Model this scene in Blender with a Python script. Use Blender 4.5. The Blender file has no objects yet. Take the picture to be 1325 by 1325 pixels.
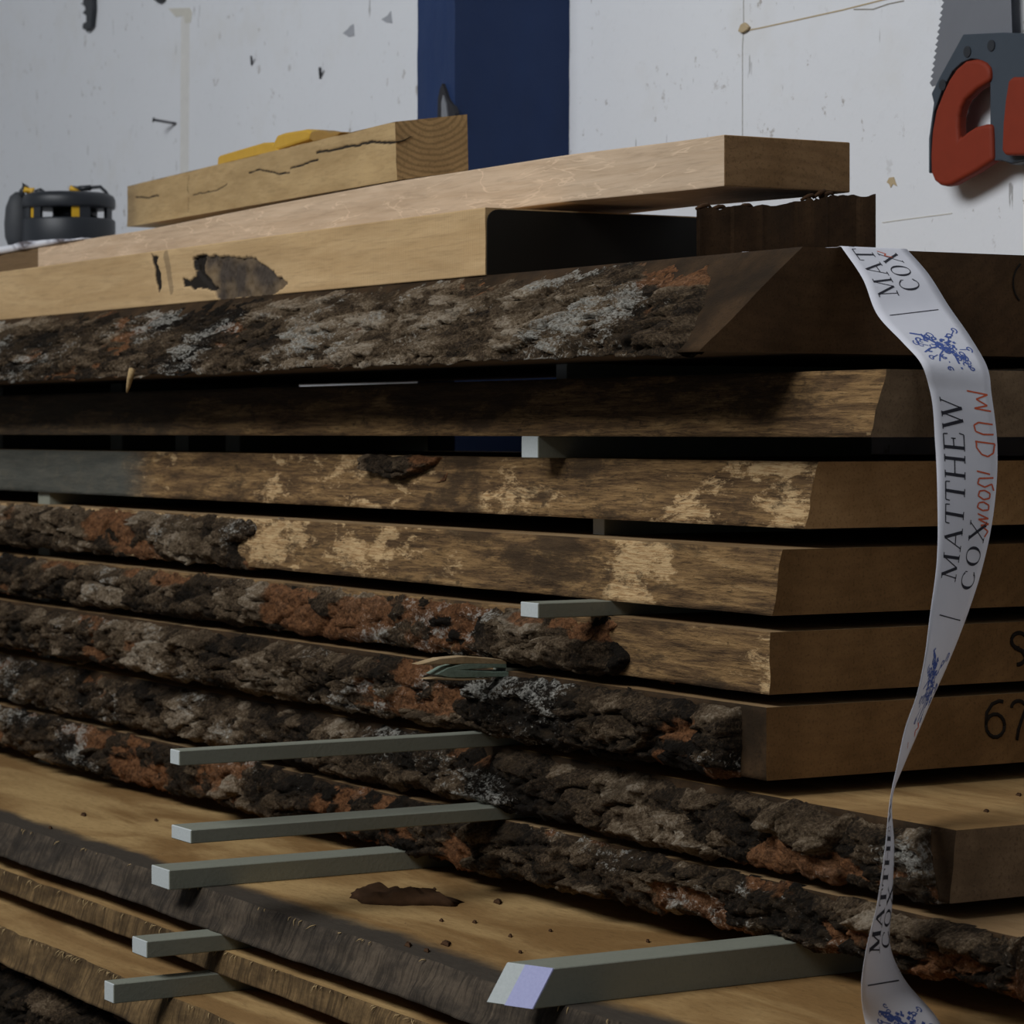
import bpy, math
import numpy as np
from mathutils import Vector, Matrix

S = bpy.context.scene
COL = S.collection

# ------------------------------------------------------------------ camera, light, exposure
EYE = 0.85                      # eye height above the floor
F = 3800.0                      # focal length in pixels of a 1325 px frame
CX, CY = 662.5, 558.0           # principal point (horizon row)
C0 = np.array([.207, 2.33])     # near corner of the stack seen from the camera (right, ahead)
DL = np.array([-.503, .864]); DL /= np.linalg.norm(DL)   # along the stack, away from the camera
DR = np.array([.864, .503]); DR /= np.linalg.norm(DR)    # across the stack, towards the wall
CAMX, CAMY = float(C0 @ DL), float(-(C0 @ DR))

cam_d = bpy.data.cameras.new('camera'); cam = bpy.data.objects.new('camera', cam_d); COL.objects.link(cam)
cam.location = (CAMX, CAMY, EYE)
fw = Vector((-DL[1], DR[1], 0)).normalized()
cam.rotation_euler = fw.to_track_quat('-Z', 'Y').to_euler()
cam_d.sensor_width = 36; cam_d.sensor_fit = 'HORIZONTAL'
cam_d.lens = 36 * F / 1325
cam_d.shift_y = -(662.5 - CY) / 1325
cam_d.clip_start = .05
cam_d.dof.use_dof = True; cam_d.dof.focus_distance = 2.45; cam_d.dof.aperture_fstop = 21
S.camera = cam

w = bpy.data.worlds.new('world'); S.world = w; w.use_nodes = True
bg = w.node_tree.nodes['Background']
bg.inputs[0].default_value = (.80, .88, 1.0, 1); bg.inputs[1].default_value = .075

def area(name, loc, target, sx, sy, power, col):
    d = bpy.data.lights.new(name, 'AREA'); d.shape = 'RECTANGLE'; d.size = sx; d.size_y = sy
    d.energy = power; d.color = col
    o = bpy.data.objects.new(name, d); COL.objects.link(o); o.location = loc
    o.rotation_euler = (Vector(target) - Vector(loc)).to_track_quat('-Z', 'Y').to_euler()
    return o
area('window_light', (-.4, -2.8, EYE + 2.35), (-.9, .2, EYE + .1), 2.8, 1.4, 134, (.95, .975, 1.0))

S.view_settings.view_transform = 'Standard'; S.view_settings.look = 'None'
S.view_settings.exposure = 0.0; S.view_settings.gamma = 1.0
S.view_settings.use_curve_mapping = False

# ------------------------------------------------------------------ measuring helpers
def P(u, v, x=None, y=None, z=None, Y=None):
    """Point of the place seen at (u, v) that lies on the plane x, y, z (height relative to the eye) or at distance Y."""
    r = (u - CX) / F
    if z is not None: Y = z * F / (CY - v)
    if y is not None: Y = (y + C0 @ DR) / (r * DR[0] + DR[1])
    if x is not None: Y = (-x + C0 @ DL) / (r * DL[0] + DL[1])
    p = np.array([r * Y, Y]) - C0
    return np.array([-(p @ DL), p @ DR, EYE + (CY - v) / F * Y])

WALL = .599

# ------------------------------------------------------------------ numpy noise
def _h(ix, iy, iz, seed):
    n = (ix.astype(np.int64) * 374761393 + iy.astype(np.int64) * 668265263 + iz.astype(np.int64) * 2147483647 + seed * 1274126177) & 0xffffffff
    n = ((n ^ (n >> 13)) * 1274126177) & 0xffffffff
    n = ((n ^ (n >> 15)) * 2246822519) & 0xffffffff
    return ((n ^ (n >> 16)) & 0xffffff) / float(0xffffff)
def vn(x, y, z, seed=0):
    x, y, z = np.broadcast_arrays(np.asarray(x, float), np.asarray(y, float), np.asarray(z, float))
    fx, fy, fz = np.floor(x), np.floor(y), np.floor(z)
    ix, iy, iz = fx.astype(np.int64), fy.astype(np.int64), fz.astype(np.int64)
    tx, ty, tz = x - fx, y - fy, z - fz
    tx, ty, tz = [t * t * t * (t * (t * 6 - 15) + 10) for t in (tx, ty, tz)]
    r = 0
    for a in (0, 1):
        for b in (0, 1):
            for c in (0, 1):
                r = r + _h(ix + a, iy + b, iz + c, seed) * (tx if a else 1 - tx) * (ty if b else 1 - ty) * (tz if c else 1 - tz)
    return r * 2 - 1
def fbm(x, y, z=0., o=4, seed=0, g=.5):
    r, a, s = 0, 1., 0.
    for i in range(o):
        r = r + a * vn(x * 2 ** i, y * 2 ** i, z * 2 ** i + i * 7.3, seed + i * 17); s += a; a *= g
    return r / s
def cell(x, y, seed=0):
    fx, fy = np.floor(x).astype(np.int64), np.floor(y).astype(np.int64)
    f1 = np.full(x.shape, 9.); f2 = np.full(x.shape, 9.); cid = np.zeros(x.shape)
    for i in (-1, 0, 1):
        for j in (-1, 0, 1):
            cx, cy = fx + i, fy + j
            k = np.zeros_like(cx)
            px = cx + _h(cx, cy, k, seed); py = cy + _h(cx, cy, k + 1, seed)
            d = np.hypot(px - x, py - y); c = _h(cx, cy, k + 2, seed)
            m = d < f1
            f2 = np.where(m, f1, np.minimum(f2, d)); cid = np.where(m, c, cid); f1 = np.where(m, d, f1)
    return f1, f2, cid
def ss(a, b, x):
    t = np.clip((x - a) / (b - a), 0, 1); return t * t * (3 - 2 * t)
def polydist(A, Z, pts):
    d = np.full(np.shape(A), 9.)
    for (a0, z0), (a1, z1) in zip(pts[:-1], pts[1:]):
        L = (a1 - a0) ** 2 + (z1 - z0) ** 2 + 1e-12
        t = np.clip(((A - a0) * (a1 - a0) + (Z - z0) * (z1 - z0)) / L, 0, 1)
        d = np.minimum(d, np.hypot(A - a0 - t * (a1 - a0), Z - z0 - t * (z1 - z0)))
    return d
def inpoly(A, Z, pts):
    r = np.zeros(np.shape(A), bool); n = len(pts); j = n - 1
    for i in range(n):
        xi, zi = pts[i]; xj, zj = pts[j]
        c = ((zi > Z) != (zj > Z)) & (A < (xj - xi) * (Z - zi) / (zj - zi + 1e-12) + xi)
        r ^= c; j = i
    return r

# ------------------------------------------------------------------ objects
def tag(o, label=None, cat=None, group=None, kind=None):
    for k, v in (('label', label), ('category', cat), ('group', group), ('kind', kind)):
        if v: o[k] = v
    return o
def empty(name, loc, label, cat, group=None):
    o = bpy.data.objects.new(name, None); COL.objects.link(o); o.location = loc; o.empty_display_size = .05
    return tag(o, label, cat, group)
def base_of(o):
    v = Vector((0, 0, 0))
    while o is not None: v += o.location; o = o.parent
    return v
class MB:
    """Collects vertices and faces in world coordinates; build() links them as one mesh object."""
    def __init__(s): s.v = []; s.f = []; s.mi = []; s.sm = []
    def add(s, verts, faces, mi=0, smooth=False):
        n = len(s.v); s.v += [tuple(map(float, p)) for p in verts]
        for q in faces: s.f.append([n + i for i in q]); s.mi.append(mi); s.sm.append(smooth)
    def hexa(s, b, t, mi=0):
        """box from 4 bottom and 4 top corners (same order)"""
        s.add(list(b) + list(t), [(3, 2, 1, 0), (4, 5, 6, 7), (0, 1, 5, 4), (1, 2, 6, 5), (2, 3, 7, 6), (3, 0, 4, 7)], mi)
    def box(s, x0, x1, y0, y1, z0, z1, mi=0):
        s.hexa([(x0, y0, z0), (x1, y0, z0), (x1, y1, z0), (x0, y1, z0)], [(x0, y0, z1), (x1, y0, z1), (x1, y1, z1), (x0, y1, z1)], mi)
    def prism(s, poly, off, mi=0):
        """polygon of 3-D points extruded along off"""
        n = len(poly); off = np.array(off)
        a = [np.array(p, float) for p in poly]
        s.add(a + [p + off for p in a], [list(range(n)), list(range(2 * n - 1, n - 1, -1))] + [(i, i + n, (i + 1) % n + n, (i + 1) % n) for i in range(n)], mi)
    def tube(s, pts, r, n=8, mi=0):
        pts = [Vector(p) for p in pts]; rs = r if hasattr(r, '__len__') else [r] * len(pts)
        rings = []; up = Vector((.31, .22, .92))
        for i, p in enumerate(pts):
            d = (pts[min(i + 1, len(pts) - 1)] - pts[max(i - 1, 0)]).normalized()
            e = d.cross(up)
            if e.length < 1e-4: e = d.cross(Vector((1, 0, 0)))
            e.normalize(); g = d.cross(e)
            rings.append([p + (e * math.cos(2 * math.pi * k / n) + g * math.sin(2 * math.pi * k / n)) * rs[i] for k in range(n)])
        V = [q for R in rings for q in R]; Fc = []
        for i in range(len(pts) - 1):
            for k in range(n): Fc.append((i * n + k, i * n + (k + 1) % n, (i + 1) * n + (k + 1) % n, (i + 1) * n + k))
        Fc.append(tuple(range(n - 1, -1, -1))); Fc.append(tuple((len(pts) - 1) * n + k for k in range(n)))
        s.add(V, Fc, mi, True)
    def lathe(s, c, prof, n=48, mi=0):
        V = []; Fc = []
        for r, z in prof:
            for k in range(n): V.append((c[0] + r * math.cos(2 * math.pi * k / n), c[1] + r * math.sin(2 * math.pi * k / n), c[2] + z))
        for i in range(len(prof) - 1):
            for k in range(n): Fc.append((i * n + k, i * n + (k + 1) % n, (i + 1) * n + (k + 1) % n, (i + 1) * n + k))
        Fc.append(tuple(range(n - 1, -1, -1))); Fc.append(tuple((len(prof) - 1) * n + k for k in range(n)))
        s.add(V, Fc, mi, True)
    def build(s, name, mats, parent=None, bevel=0, seg=2, base=None, attrs=None, recalc=True):
        me = bpy.data.meshes.new(name)
        off = base_of(parent) if parent is not None else (Vector(base) if base is not None else Vector((0, 0, 0)))
        V = np.array(s.v, float) - np.array(off)
        me.from_pydata(V.tolist(), [], s.f)
        for m in (mats if isinstance(mats, (list, tuple)) else [mats]): me.materials.append(m)
        me.polygons.foreach_set('material_index', s.mi); me.polygons.foreach_set('use_smooth', s.sm)
        if recalc:
            import bmesh
            bm = bmesh.new(); bm.from_mesh(me); bmesh.ops.recalc_face_normals(bm, faces=bm.faces); bm.to_mesh(me); bm.free()
        if attrs:
            for k, a in attrs.items():
                at = me.attributes.new(k, 'FLOAT', 'POINT'); at.data.foreach_set('value', np.asarray(a, np.float32))
        me.update()
        o = bpy.data.objects.new(name, me); COL.objects.link(o)
        if parent is not None: o.parent = parent
        else: o.location = off
        if bevel:
            m = o.modifiers.new('edge', 'BEVEL'); m.width = bevel; m.segments = seg; m.limit_method = 'ANGLE'
        return o

# ------------------------------------------------------------------ materials
class NT:
    def __init__(s, name, rough=.8, spec=.3):
        s.m = bpy.data.materials.new(name); s.m.use_nodes = True; s.t = s.m.node_tree
        s.b = s.t.nodes['Principled BSDF']; s.b.inputs['Roughness'].default_value = rough
        s.b.inputs['Specular IOR Level'].default_value = spec
        s.co = s.t.nodes.new('ShaderNodeTexCoord').outputs['Object']
    def n(s, k): return s.t.nodes.new(k)
    def put(s, sock, v):
        if hasattr(v, 'is_output'): s.t.links.new(v, sock)
        elif isinstance(v, (tuple, list)): sock.default_value = tuple(v) if len(v) != 3 or sock.type == 'VECTOR' else tuple(v) + (1,)
        else: sock.default_value = v
    def map(s, scale, loc=(0, 0, 0), rot=(0, 0, 0)):
        m = s.n('ShaderNodeMapping'); s.t.links.new(s.co, m.inputs[0])
        m.inputs['Scale'].default_value = scale; m.inputs['Location'].default_value = loc; m.inputs['Rotation'].default_value = rot
        return m.outputs[0]
    def noise(s, scale=(1, 1, 1), sc=1., det=5, rough=.6, dist=0., loc=(0, 0, 0), rot=(0, 0, 0)):
        q = s.n('ShaderNodeTexNoise'); s.t.links.new(s.map(scale, loc, rot), q.inputs['Vector'])
        q.inputs['Scale'].default_value = sc; q.inputs['Detail'].default_value = det; q.inputs['Roughness'].default_value = rough; q.inputs['Distortion'].default_value = dist
        return q.outputs[0]
    def wave(s, scale=(1, 1, 1), sc=1., dist=2., det=3, dsc=1., rot=(0, 0, 0), loc=(0, 0, 0), typ='BANDS', d='X'):
        q = s.n('ShaderNodeTexWave'); s.t.links.new(s.map(scale, loc, rot), q.inputs['Vector']); q.wave_type = typ
        if typ == 'BANDS': q.bands_direction = d
        else: q.rings_direction = d
        q.inputs['Scale'].default_value = sc; q.inputs['Distortion'].default_value = dist; q.inputs['Detail'].default_value = det; q.inputs['Detail Scale'].default_value = dsc
        return q.outputs[1]
    def vor(s, scale=(1, 1, 1), sc=1., feat='F1', loc=(0, 0, 0)):
        q = s.n('ShaderNodeTexVoronoi'); s.t.links.new(s.map(scale, loc), q.inputs['Vector']); q.feature = feat
        q.inputs['Scale'].default_value = sc; return q.outputs[0]
    def ramp(s, v, *st):
        q = s.n('ShaderNodeValToRGB'); e = q.color_ramp.elements
        while len(e) < len(st): e.new(.5)
        for i, (p, c) in enumerate(st):
            e[i].position = p; e[i].color = (c, c, c, 1) if not isinstance(c, (tuple, list)) else tuple(c) + (1,)
        s.put(q.inputs[0], v); return q.outputs[0]
    def mr(s, v, a, b, c=0., d=1.):
        q = s.n('ShaderNodeMapRange'); q.interpolation_type = 'SMOOTHSTEP'; s.put(q.inputs[0], v)
        for i, k in enumerate((a, b, c, d)): q.inputs[i + 1].default_value = k
        return q.outputs[0]
    def mix(s, fac, a, b, mode='MIX'):
        q = s.n('ShaderNodeMix'); q.data_type = 'RGBA'; q.blend_type = mode
        s.put(q.inputs[0], fac); s.put(q.inputs[6], a); s.put(q.inputs[7], b); return q.outputs[2]
    def math(s, op, a, b=0., c=None):
        q = s.n('ShaderNodeMath'); q.operation = op; s.put(q.inputs[0], a); s.put(q.inputs[1], b)
        if c is not None: s.put(q.inputs[2], c)
        return q.outputs[0]
    def xyz(s):
        q = s.n('ShaderNodeSeparateXYZ'); s.t.links.new(s.co, q.inputs[0]); return q.outputs
    def attr(s, name):
        q = s.n('ShaderNodeAttribute'); q.attribute_name = name; return q.outputs['Fac']
    def bump(s, h, st=.5, dist=.002):
        q = s.n('ShaderNodeBump'); q.inputs['Strength'].default_value = st; q.inputs['Distance'].default_value = dist
        s.put(q.inputs['Height'], h); s.t.links.new(q.outputs[0], s.b.inputs['Normal'])
    def out(s, col): s.put(s.b.inputs['Base Color'], col); return s.m

def plain(name, col, rough=.5, spec=.4, metal=0., var=.12, sc=60):
    t = NT(name, rough, spec); t.b.inputs['Metallic'].default_value = metal
    n = t.noise(sc=sc)
    c = t.mix(n, tuple(k * (1 - var) for k in col), tuple(min(1, k * (1 + var)) for k in col))
    t.bump(n, .15, .001)
    return t.out(c)

def sawn_wood(name, ca, cb, fine=.25, streak=(3, 45, 60), flecks=0., bump=.25, off=0., vert_saw=0., stain=None):
    """sawn long-grain wood, grain along X; reads the attributes m_dark (own dark marks) and m_crack"""
    t = NT(name, .75, .25)
    n1 = t.noise(streak, 1.0, 6, .65, .6, loc=(off, off * 3, off))
    n2 = t.noise((25, 320, 380), 1., 3, .6, loc=(off, 0, 0))
    n3 = t.noise((4, 9, 14), 1., 3, .5, 1., loc=(0, off, 3))
    c = t.mix(t.mr(n1, .3, .7), ca, cb)
    c = t.mix(t.math('MULTIPLY', t.mr(n2, .45, .75), fine), c, tuple(k * .45 for k in ca))
    c = t.mix(t.mr(n3, .35, .75, 0, .3), c, tuple(k * .6 for k in ca))
    if flecks:
        nn = t.noise((9, 30, 52), 1., 3, .55, .7, rot=(0, .30, 0), loc=(off, 0, 0)); fm = t.noise((14, 40, 40), 1., 3, .6)
        fl = t.mr(t.math('ABSOLUTE', t.math('SUBTRACT', nn, .5)), .004, .022, 1, 0)
        fl = t.math('MULTIPLY', fl, t.mr(fm, .42, .58))
        c = t.mix(t.math('MULTIPLY', fl, flecks), c, tuple(min(1, k * 1.35) for k in cb))
    if vert_saw:
        sw = t.wave((1, 1, .15), 90, 3, 3, 1.5, rot=(0, .2, 0))
        c = t.mix(t.mr(sw, .6, 1., 0, vert_saw), c, tuple(k * .6 for k in ca))
    if stain:
        sn = t.noise((5, 5, 9), 1., 5, .6, 1.2, loc=(off * 2, 1, 5))
        c = t.mix(t.mr(sn, .54, .72, 0, .85), c, stain)
    c = t.mix(t.attr('m_dark'), c, t.mix(t.noise(sc=160, det=6, rough=.75), (.012, .009, .006), (.105, .078, .058)))
    c = t.mix(t.attr('m_crack'), c, (.012, .008, .005))
    t.bump(t.mix(.5, n1, n2), bump, .0015)
    return t.out(c)

def end_grain(name, ca, cb, ring=(0, .1, -.3), rsc=28, ramt=.35, dirt=.3):
    t = NT(name, .85, .15)
    rg = t.wave((1, 1, 1), rsc, 2.5, 3, 1.2, loc=ring, typ='RINGS', d='X')
    n = t.noise(sc=22, det=5); nf = t.noise((300, 420, 420), 1., 2)
    c = t.mix(t.mr(n, .3, .7), ca, cb)
    c = t.mix(t.mr(rg, .35, .95, 0, ramt), c, tuple(k * .5 for k in ca))
    c = t.mix(t.mr(nf, .5, .75, 0, .45), c, tuple(k * .35 for k in ca))
    nd = t.noise(sc=9, det=6, loc=(3, 1, 2))
    c = t.mix(t.mr(nd, .5, .75, 0, dirt), c, (.028, .022, .016))
    t.bump(nf, .35, .001)
    return t.out(c)

def bark_mat():
    t = NT('rough_bark', .92, .15)
    n = t.noise(sc=60, det=8, rough=.75, dist=.5); nf = t.noise(sc=330, det=5, rough=.75); nb = t.noise((16, 20, 34), 1., 6, .7)
    ns = t.noise((90, 160, 160), 1., 5, .7, .8)
    v = t.math('ADD', t.math('MULTIPLY', t.attr('m_tone'), .70), t.math('ADD', t.math('MULTIPLY', n, .30), t.math('MULTIPLY', t.math('SUBTRACT', nf, .5), 1.0)))
    c = t.ramp(v, (.20, (.011, .008, .005)), (.36, (.036, .024, .014)), (.52, (.105, .070, .040)), (.68, (.225, .165, .105)), (.86, (.42, .345, .255)))
    c = t.mix(t.mr(nb, .52, .66, 0, .75), c, t.mix(nf, (.02, .014, .008), (.085, .055, .03)))
    orange = t.mix(t.mr(t.math('ADD', t.math('MULTIPLY', ns, .6), t.math('MULTIPLY', nf, .4)), .34, .66), (.05, .02, .008), (.34, .15, .062))
    iv = t.math('ADD', t.attr('m_inner'), t.math('MULTIPLY', t.math('SUBTRACT', n, .5), 1.3))
    c = t.mix(t.mr(iv, .5, .85, 0, .88), c, orange)
    lich = t.mix(t.mr(nf, .3, .7), (.14, .13, .105), (.58, .56, .50))
    lm = t.math('ADD', t.attr('m_lichen'), t.math('MULTIPLY', t.math('SUBTRACT', ns, .5), 2.2))
    lm = t.math('ADD', lm, t.math('MULTIPLY', t.math('SUBTRACT', nf, .5), 1.6))
    c = t.mix(t.mr(lm, .50, .95, 0, .85), c, lich)
    t.bump(t.math('ADD', t.math('ADD', n, t.math('MULTIPLY', nf, .7)), t.math('MULTIPLY', ns, .6)), 1., .005)
    return t.out(c)

def bare_edge(name='weathered_edge'):
    """edge of a board under fallen bark: streaky brown and cream; m_dark, m_paint (grey green end paint), m_cream"""
    t = NT(name, .88, .15)
    n1 = t.noise((9, 40, 120), 1., 8, .72, .5); n2 = t.noise((45, 160, 620), 1., 6, .75, .3); n3 = t.noise((11, 22, 34), 1., 7, .75, .4, loc=(3, 2, 1))
    n4 = t.noise((24, 50, 70), 1., 8, .75, .25); n5 = t.noise((70, 90, 130), 1., 5, .7, .2)
    c = t.ramp(n1, (.30, (.045, .026, .013)), (.45, (.135, .078, .036)), (.58, (.285, .168, .07)), (.74, (.48, .315, .15)))
    c = t.mix(t.mr(n2, .50, .66, 0, .8), c, (.03, .018, .01))
    cr = t.math('ADD', t.attr('m_cream'), t.math('MULTIPLY', t.math('SUBTRACT', n4, .5), 2.6))
    c = t.mix(t.mr(cr, .48, .70, 0, .88), c, t.mix(t.mr(n2, .42, .62), (.64, .445, .23), (.38, .22, .095)))
    c = t.mix(t.mr(n3, .53, .64, 0, .8), c, t.mix(n4, (.02, .013, .008), (.10, .062, .032)))
    c = t.mix(t.mr(n5, .60, .70, 0, .7), c, (.035, .022, .012))
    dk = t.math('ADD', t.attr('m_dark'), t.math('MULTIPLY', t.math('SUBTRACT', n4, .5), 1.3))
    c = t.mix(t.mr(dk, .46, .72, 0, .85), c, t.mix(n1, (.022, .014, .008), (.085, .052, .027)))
    pt = t.mix(n1, (.035, .038, .032), (.125, .125, .105))
    c = t.mix(t.math('MULTIPLY', t.attr('m_paint'), .95), c, pt)
    t.bump(t.math('ADD', t.mix(.5, n1, n2), n5), .8, .003)
    return t.out(c)

def board_top(name, ca, cb, dark=(.075, .06, .045), band=True):
    """sawn upper face: tan with brown clouds; m_edge = distance from the front edge"""
    t = NT(name, .85, .2)
    n1 = t.noise((2.2, 7, 7), 1., 5, .55, 1.4); n2 = t.noise((60, 200, 200), 1., 4, .65); n3 = t.noise(sc=120, det=3)
    c = t.mix(t.mr(n1, .36, .62), ca, cb)
    c = t.mix(t.mr(n2, .45, .75, 0, .35), c, tuple(k * .5 for k in cb))
    c = t.mix(t.mr(n3, .70, .76, 0, .75), c, (.05, .03, .015))
    e = t.math('ADD', t.attr('m_edge'), t.math('MULTIPLY', t.math('SUBTRACT', t.noise((6, 14, 9), 1., 5), .5), .05))
    if band: c = t.mix(t.mr(e, .022, .045, 1, 0), c, t.mix(n2, dark, tuple(k * .5 for k in dark)))
    t.bump(t.math('ADD', n2, n3), .35, .0015)
    return t.out(c)

def saw_edge(name, ca, cb):
    """rough sawn waney edge with slanted saw marks"""
    t = NT(name, .9, .2)
    sw = t.noise((150, 30, 9), 1., 5, .65, .3, rot=(0, -.75, 0)); n = t.noise((12, 30, 30), 1., 6, .7)
    n2 = t.noise((330, 90, 22), 1., 4, .7, rot=(0, -.75, 0))
    c = t.mix(t.mr(n, .35, .68), ca, cb)
    c = t.mix(t.mr(sw, .44, .64, 0, .6), c, tuple(k * .4 for k in ca))
    c = t.mix(t.mr(n2, .5, .68, 0, .55), c, tuple(k * .35 for k in ca))
    c = t.mix(t.mr(n2, .40, .30, 0, .35), c, tuple(min(1, k * 1.9) for k in cb))
    t.bump(t.math('ADD', sw, n2), .6, .002)
    return t.out(c)

M = {}
M['bark'] = bark_mat()
M['edge'] = bare_edge()
M['under'] = sawn_wood('sawn_oak_brown', (.16, .10, .055), (.25, .165, .09), .4)
M['top_tan'] = board_top('sawn_top_tan', (.47, .305, .128), (.25, .138, .048))
M['top_plain'] = board_top('sawn_top_clean', (.47, .305, .128), (.26, .148, .055), band=False)
M['top_brown'] = board_top('sawn_top_brown', (.40, .27, .14), (.24, .145, .065), band=False)
M['saw_grey'] = saw_edge('sawn_edge_grey', (.04, .031, .023), (.11, .082, .056))
M['saw_brown'] = saw_edge('sawn_edge_brown', (.075, .046, .020), (.20, .125, .054))
M['end_mid'] = end_grain('end_grain_mid', (.33, .185, .075), (.45, .265, .115), ramt=.10)
M['end_red'] = end_grain('end_grain_brown', (.155, .082, .029), (.23, .125, .048), ramt=.10)
M['end_grey'] = end_grain('end_grain_grey', (.15, .098, .055), (.24, .16, .092), ramt=.10)
M['end_dark'] = end_grain('end_grain_dark', (.062, .033, .014), (.105, .057, .025), ramt=.12)
M['offcut'] = end_grain('offcut_end', (.035, .02, .010), (.075, .042, .02), ramt=.1, dirt=.5)
M['black_end'] = plain('black_end_face', (.012, .011, .009), .6, .2)
M['wane'] = end_grain('dark_wane', (.022, .013, .006), (.058, .032, .014), ramt=.05, dirt=.35)
M['oak_pale'] = sawn_wood('planed_oak_pale', (.53, .385, .255), (.64, .485, .34), .30, (6, 60, 90), flecks=.42)
M['oak_gold'] = sawn_wood('sawn_oak_gold', (.50, .325, .155), (.62, .425, .22), .3, (4, 30, 45), vert_saw=.3)
M['oak_tan'] = sawn_wood('sawn_oak_tan', (.40, .27, .125), (.52, .365, .18), .3, (4, 30, 40), vert_saw=.25)
M['oak_end'] = end_grain('oak_end_warm', (.235, .135, .06), (.31, .185, .088), ring=(0, .02, .35), rsc=26, ramt=.18, dirt=.15)
M['pine_end'] = end_grain('timber_end', (.36, .23, .105), (.43, .28, .135), ring=(0, .105, -.155), rsc=46, ramt=.6, dirt=.12)
M['under_seal'] = sawn_wood('brown_sealed_wood', (.14, .088, .042), (.19, .12, .06), .3)

def painted_stick():
    t = NT('grey_green_paint', .7, .25)
    n = t.noise((60, 20, 60), 1., 4); nf = t.noise(sc=300, det=3)
    c = t.mix(n, (.205, .212, .168), (.255, .262, .21)); c = t.mix(t.mr(nf, .5, .75, 0, .25), c, (.14, .15, .125))
    t.bump(nf, .3, .0008); return t.out(c)
def stick_end(name, c0, c1):
    t = NT(name, .8, .2); nf = t.noise(sc=400, det=3)
    t.bump(nf, .3, .0008); return t.out(t.mix(nf, c0, c1))
M['stick'] = painted_stick()
M['stick_end'] = stick_end('pale_stick_end', (.42, .45, .44), (.54, .57, .56))
M['stick_lilac'] = stick_end('lilac_stick_end', (.36, .37, .60), (.46, .47, .70))
M['splinter'] = sawn_wood('pale_splintered_wood', (.40, .28, .15), (.52, .38, .22), .4)
M['splinter_green'] = sawn_wood('green_splintered_wood', (.20, .27, .21), (.28, .36, .29), .4)

def wall_mat():
    t = NT('white_painted_board', .6, .3)
    x, y, z = t.xyz()
    n = t.noise((3, 1, 3), 1., 4); nf = t.noise((90, 1, 90), 1., 3)
    c = t.mix(n, (.70, .715, .745), (.77, .785, .815))
    c = t.mix(t.mr(nf, .55, .8, 0, .12), c, (.5, .5, .52))
    # scattered scuffs and specks
    sp = t.noise((40, 1, 34), 1., 5, .75, loc=(3, 0, 8)); zone = t.noise((3, 1, 4), 1., 3, loc=(4, 0, 2))
    c = t.mix(t.math('MULTIPLY', t.mr(sp, .62, .69), t.mr(zone, .36, .55, 0, .7)), c, (.24, .20, .16))
    sv = t.noise((110, 1, 16), 1., 3, .6, loc=(1, 0, 3))
    c = t.mix(t.mr(sv, .70, .75, 0, .7), c, (.20, .19, .18))
    st = t.noise((8, 1, 8), 1., 4, .6, loc=(6, 0, 1))
    c = t.mix(t.mr(st, .52, .75, 0, .22), c, (.60, .57, .50))
    t.bump(t.math('ADD', nf, sp), .25, .0012)
    return t.out(c)
M['wall'] = wall_mat()
M['seam'] = plain('board_seam', (.30, .28, .25), .9, .1)
M['glue'] = plain('dried_glue', (.46, .36, .22), .7, .2)
M['smudge'] = plain('grey_smudge', (.36, .37, .40), .9, .1)
M['band'] = plain('aged_tape_band', (.68, .67, .645), .7, .2)
M['drip'] = plain('pale_drip_stain', (.60, .58, .52), .8, .1)
M['dim_wall'] = plain('dark_grey_wall', (.10, .10, .10), .9, .1)
M['floor'] = plain('concrete', (.12, .115, .11), .9, .2)

def navy():
    t = NT('navy_gloss_paint', .55, .2)
    n = t.noise(sc=14, det=5); nf = t.noise(sc=110, det=5)
    c = t.mix(n, (.014, .030, .088), (.021, .042, .115)); c = t.mix(t.mr(nf, .68, .74, 0, .6), c, (.008, .014, .04))
    t.bump(t.math('ADD', n, t.math('MULTIPLY', nf, .3)), .35, .004); return t.out(c)
M['navy'] = navy()
M['black'] = plain('black_plastic', (.022, .025, .03), .45, .4)
M['black_soft'] = plain('dark_grey_rubber', (.05, .053, .058), .6, .3)
M['yellow'] = plain('yellow_plastic', (.62, .36, .02), .45, .4)
M['yellow_wood'] = plain('yellow_painted_wood', (.55, .32, .035), .55, .3)
M['brown_tip'] = plain('worn_brown_tip', (.30, .17, .04), .6, .3)
M['steel'] = plain('saw_steel', (.30, .31, .34), .42, .5, .75, .08, 25)
M['saw_grey_plastic'] = plain('slate_plastic', (.045, .058, .075), .42, .4)
M['red'] = plain('red_rubber_grip', (.21, .027, .010), .65, .25)
M['metal'] = plain('dark_steel', (.10, .10, .11), .45, .5, .7)
M['ink'] = plain('black_print', (.035, .035, .045), .8, .1)
M['blue_ink'] = plain('blue_print', (.075, .12, .36), .8, .1)
M['red_ink'] = plain('red_pen', (.60, .12, .055), .8, .1)
M['wax'] = plain('black_crayon', (.017, .013, .010), .9, .1, var=.6, sc=300)
M['fibre'] = plain('wood_fibre', (.42, .30, .15), .9, .1)
M['dark_bark'] = plain('loose_bark', (.06, .03, .014), .95, .15, var=.6, sc=90)
def paper_mat(name, a, b):
    t = NT(name, .75, .2); n = t.noise(sc=40, det=4)
    t.bump(t.noise(sc=60), .1, .001); return t.out(t.mix(n, a, b))
M['paper'] = paper_mat('white_paper_tape', (.66, .66, .72), (.74, .74, .79))
def crumple():
    t = NT('printed_paper', .6, .3); n = t.noise((9, 30, 30), 1., 4, .6, 1.)
    return t.out(t.ramp(n, (.42, (.72, .73, .78)), (.52, (.4, .4, .45)), (.58, (.10, .085, .09)), (.7, (.3, .27, .28))))
M['print'] = crumple()

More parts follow.
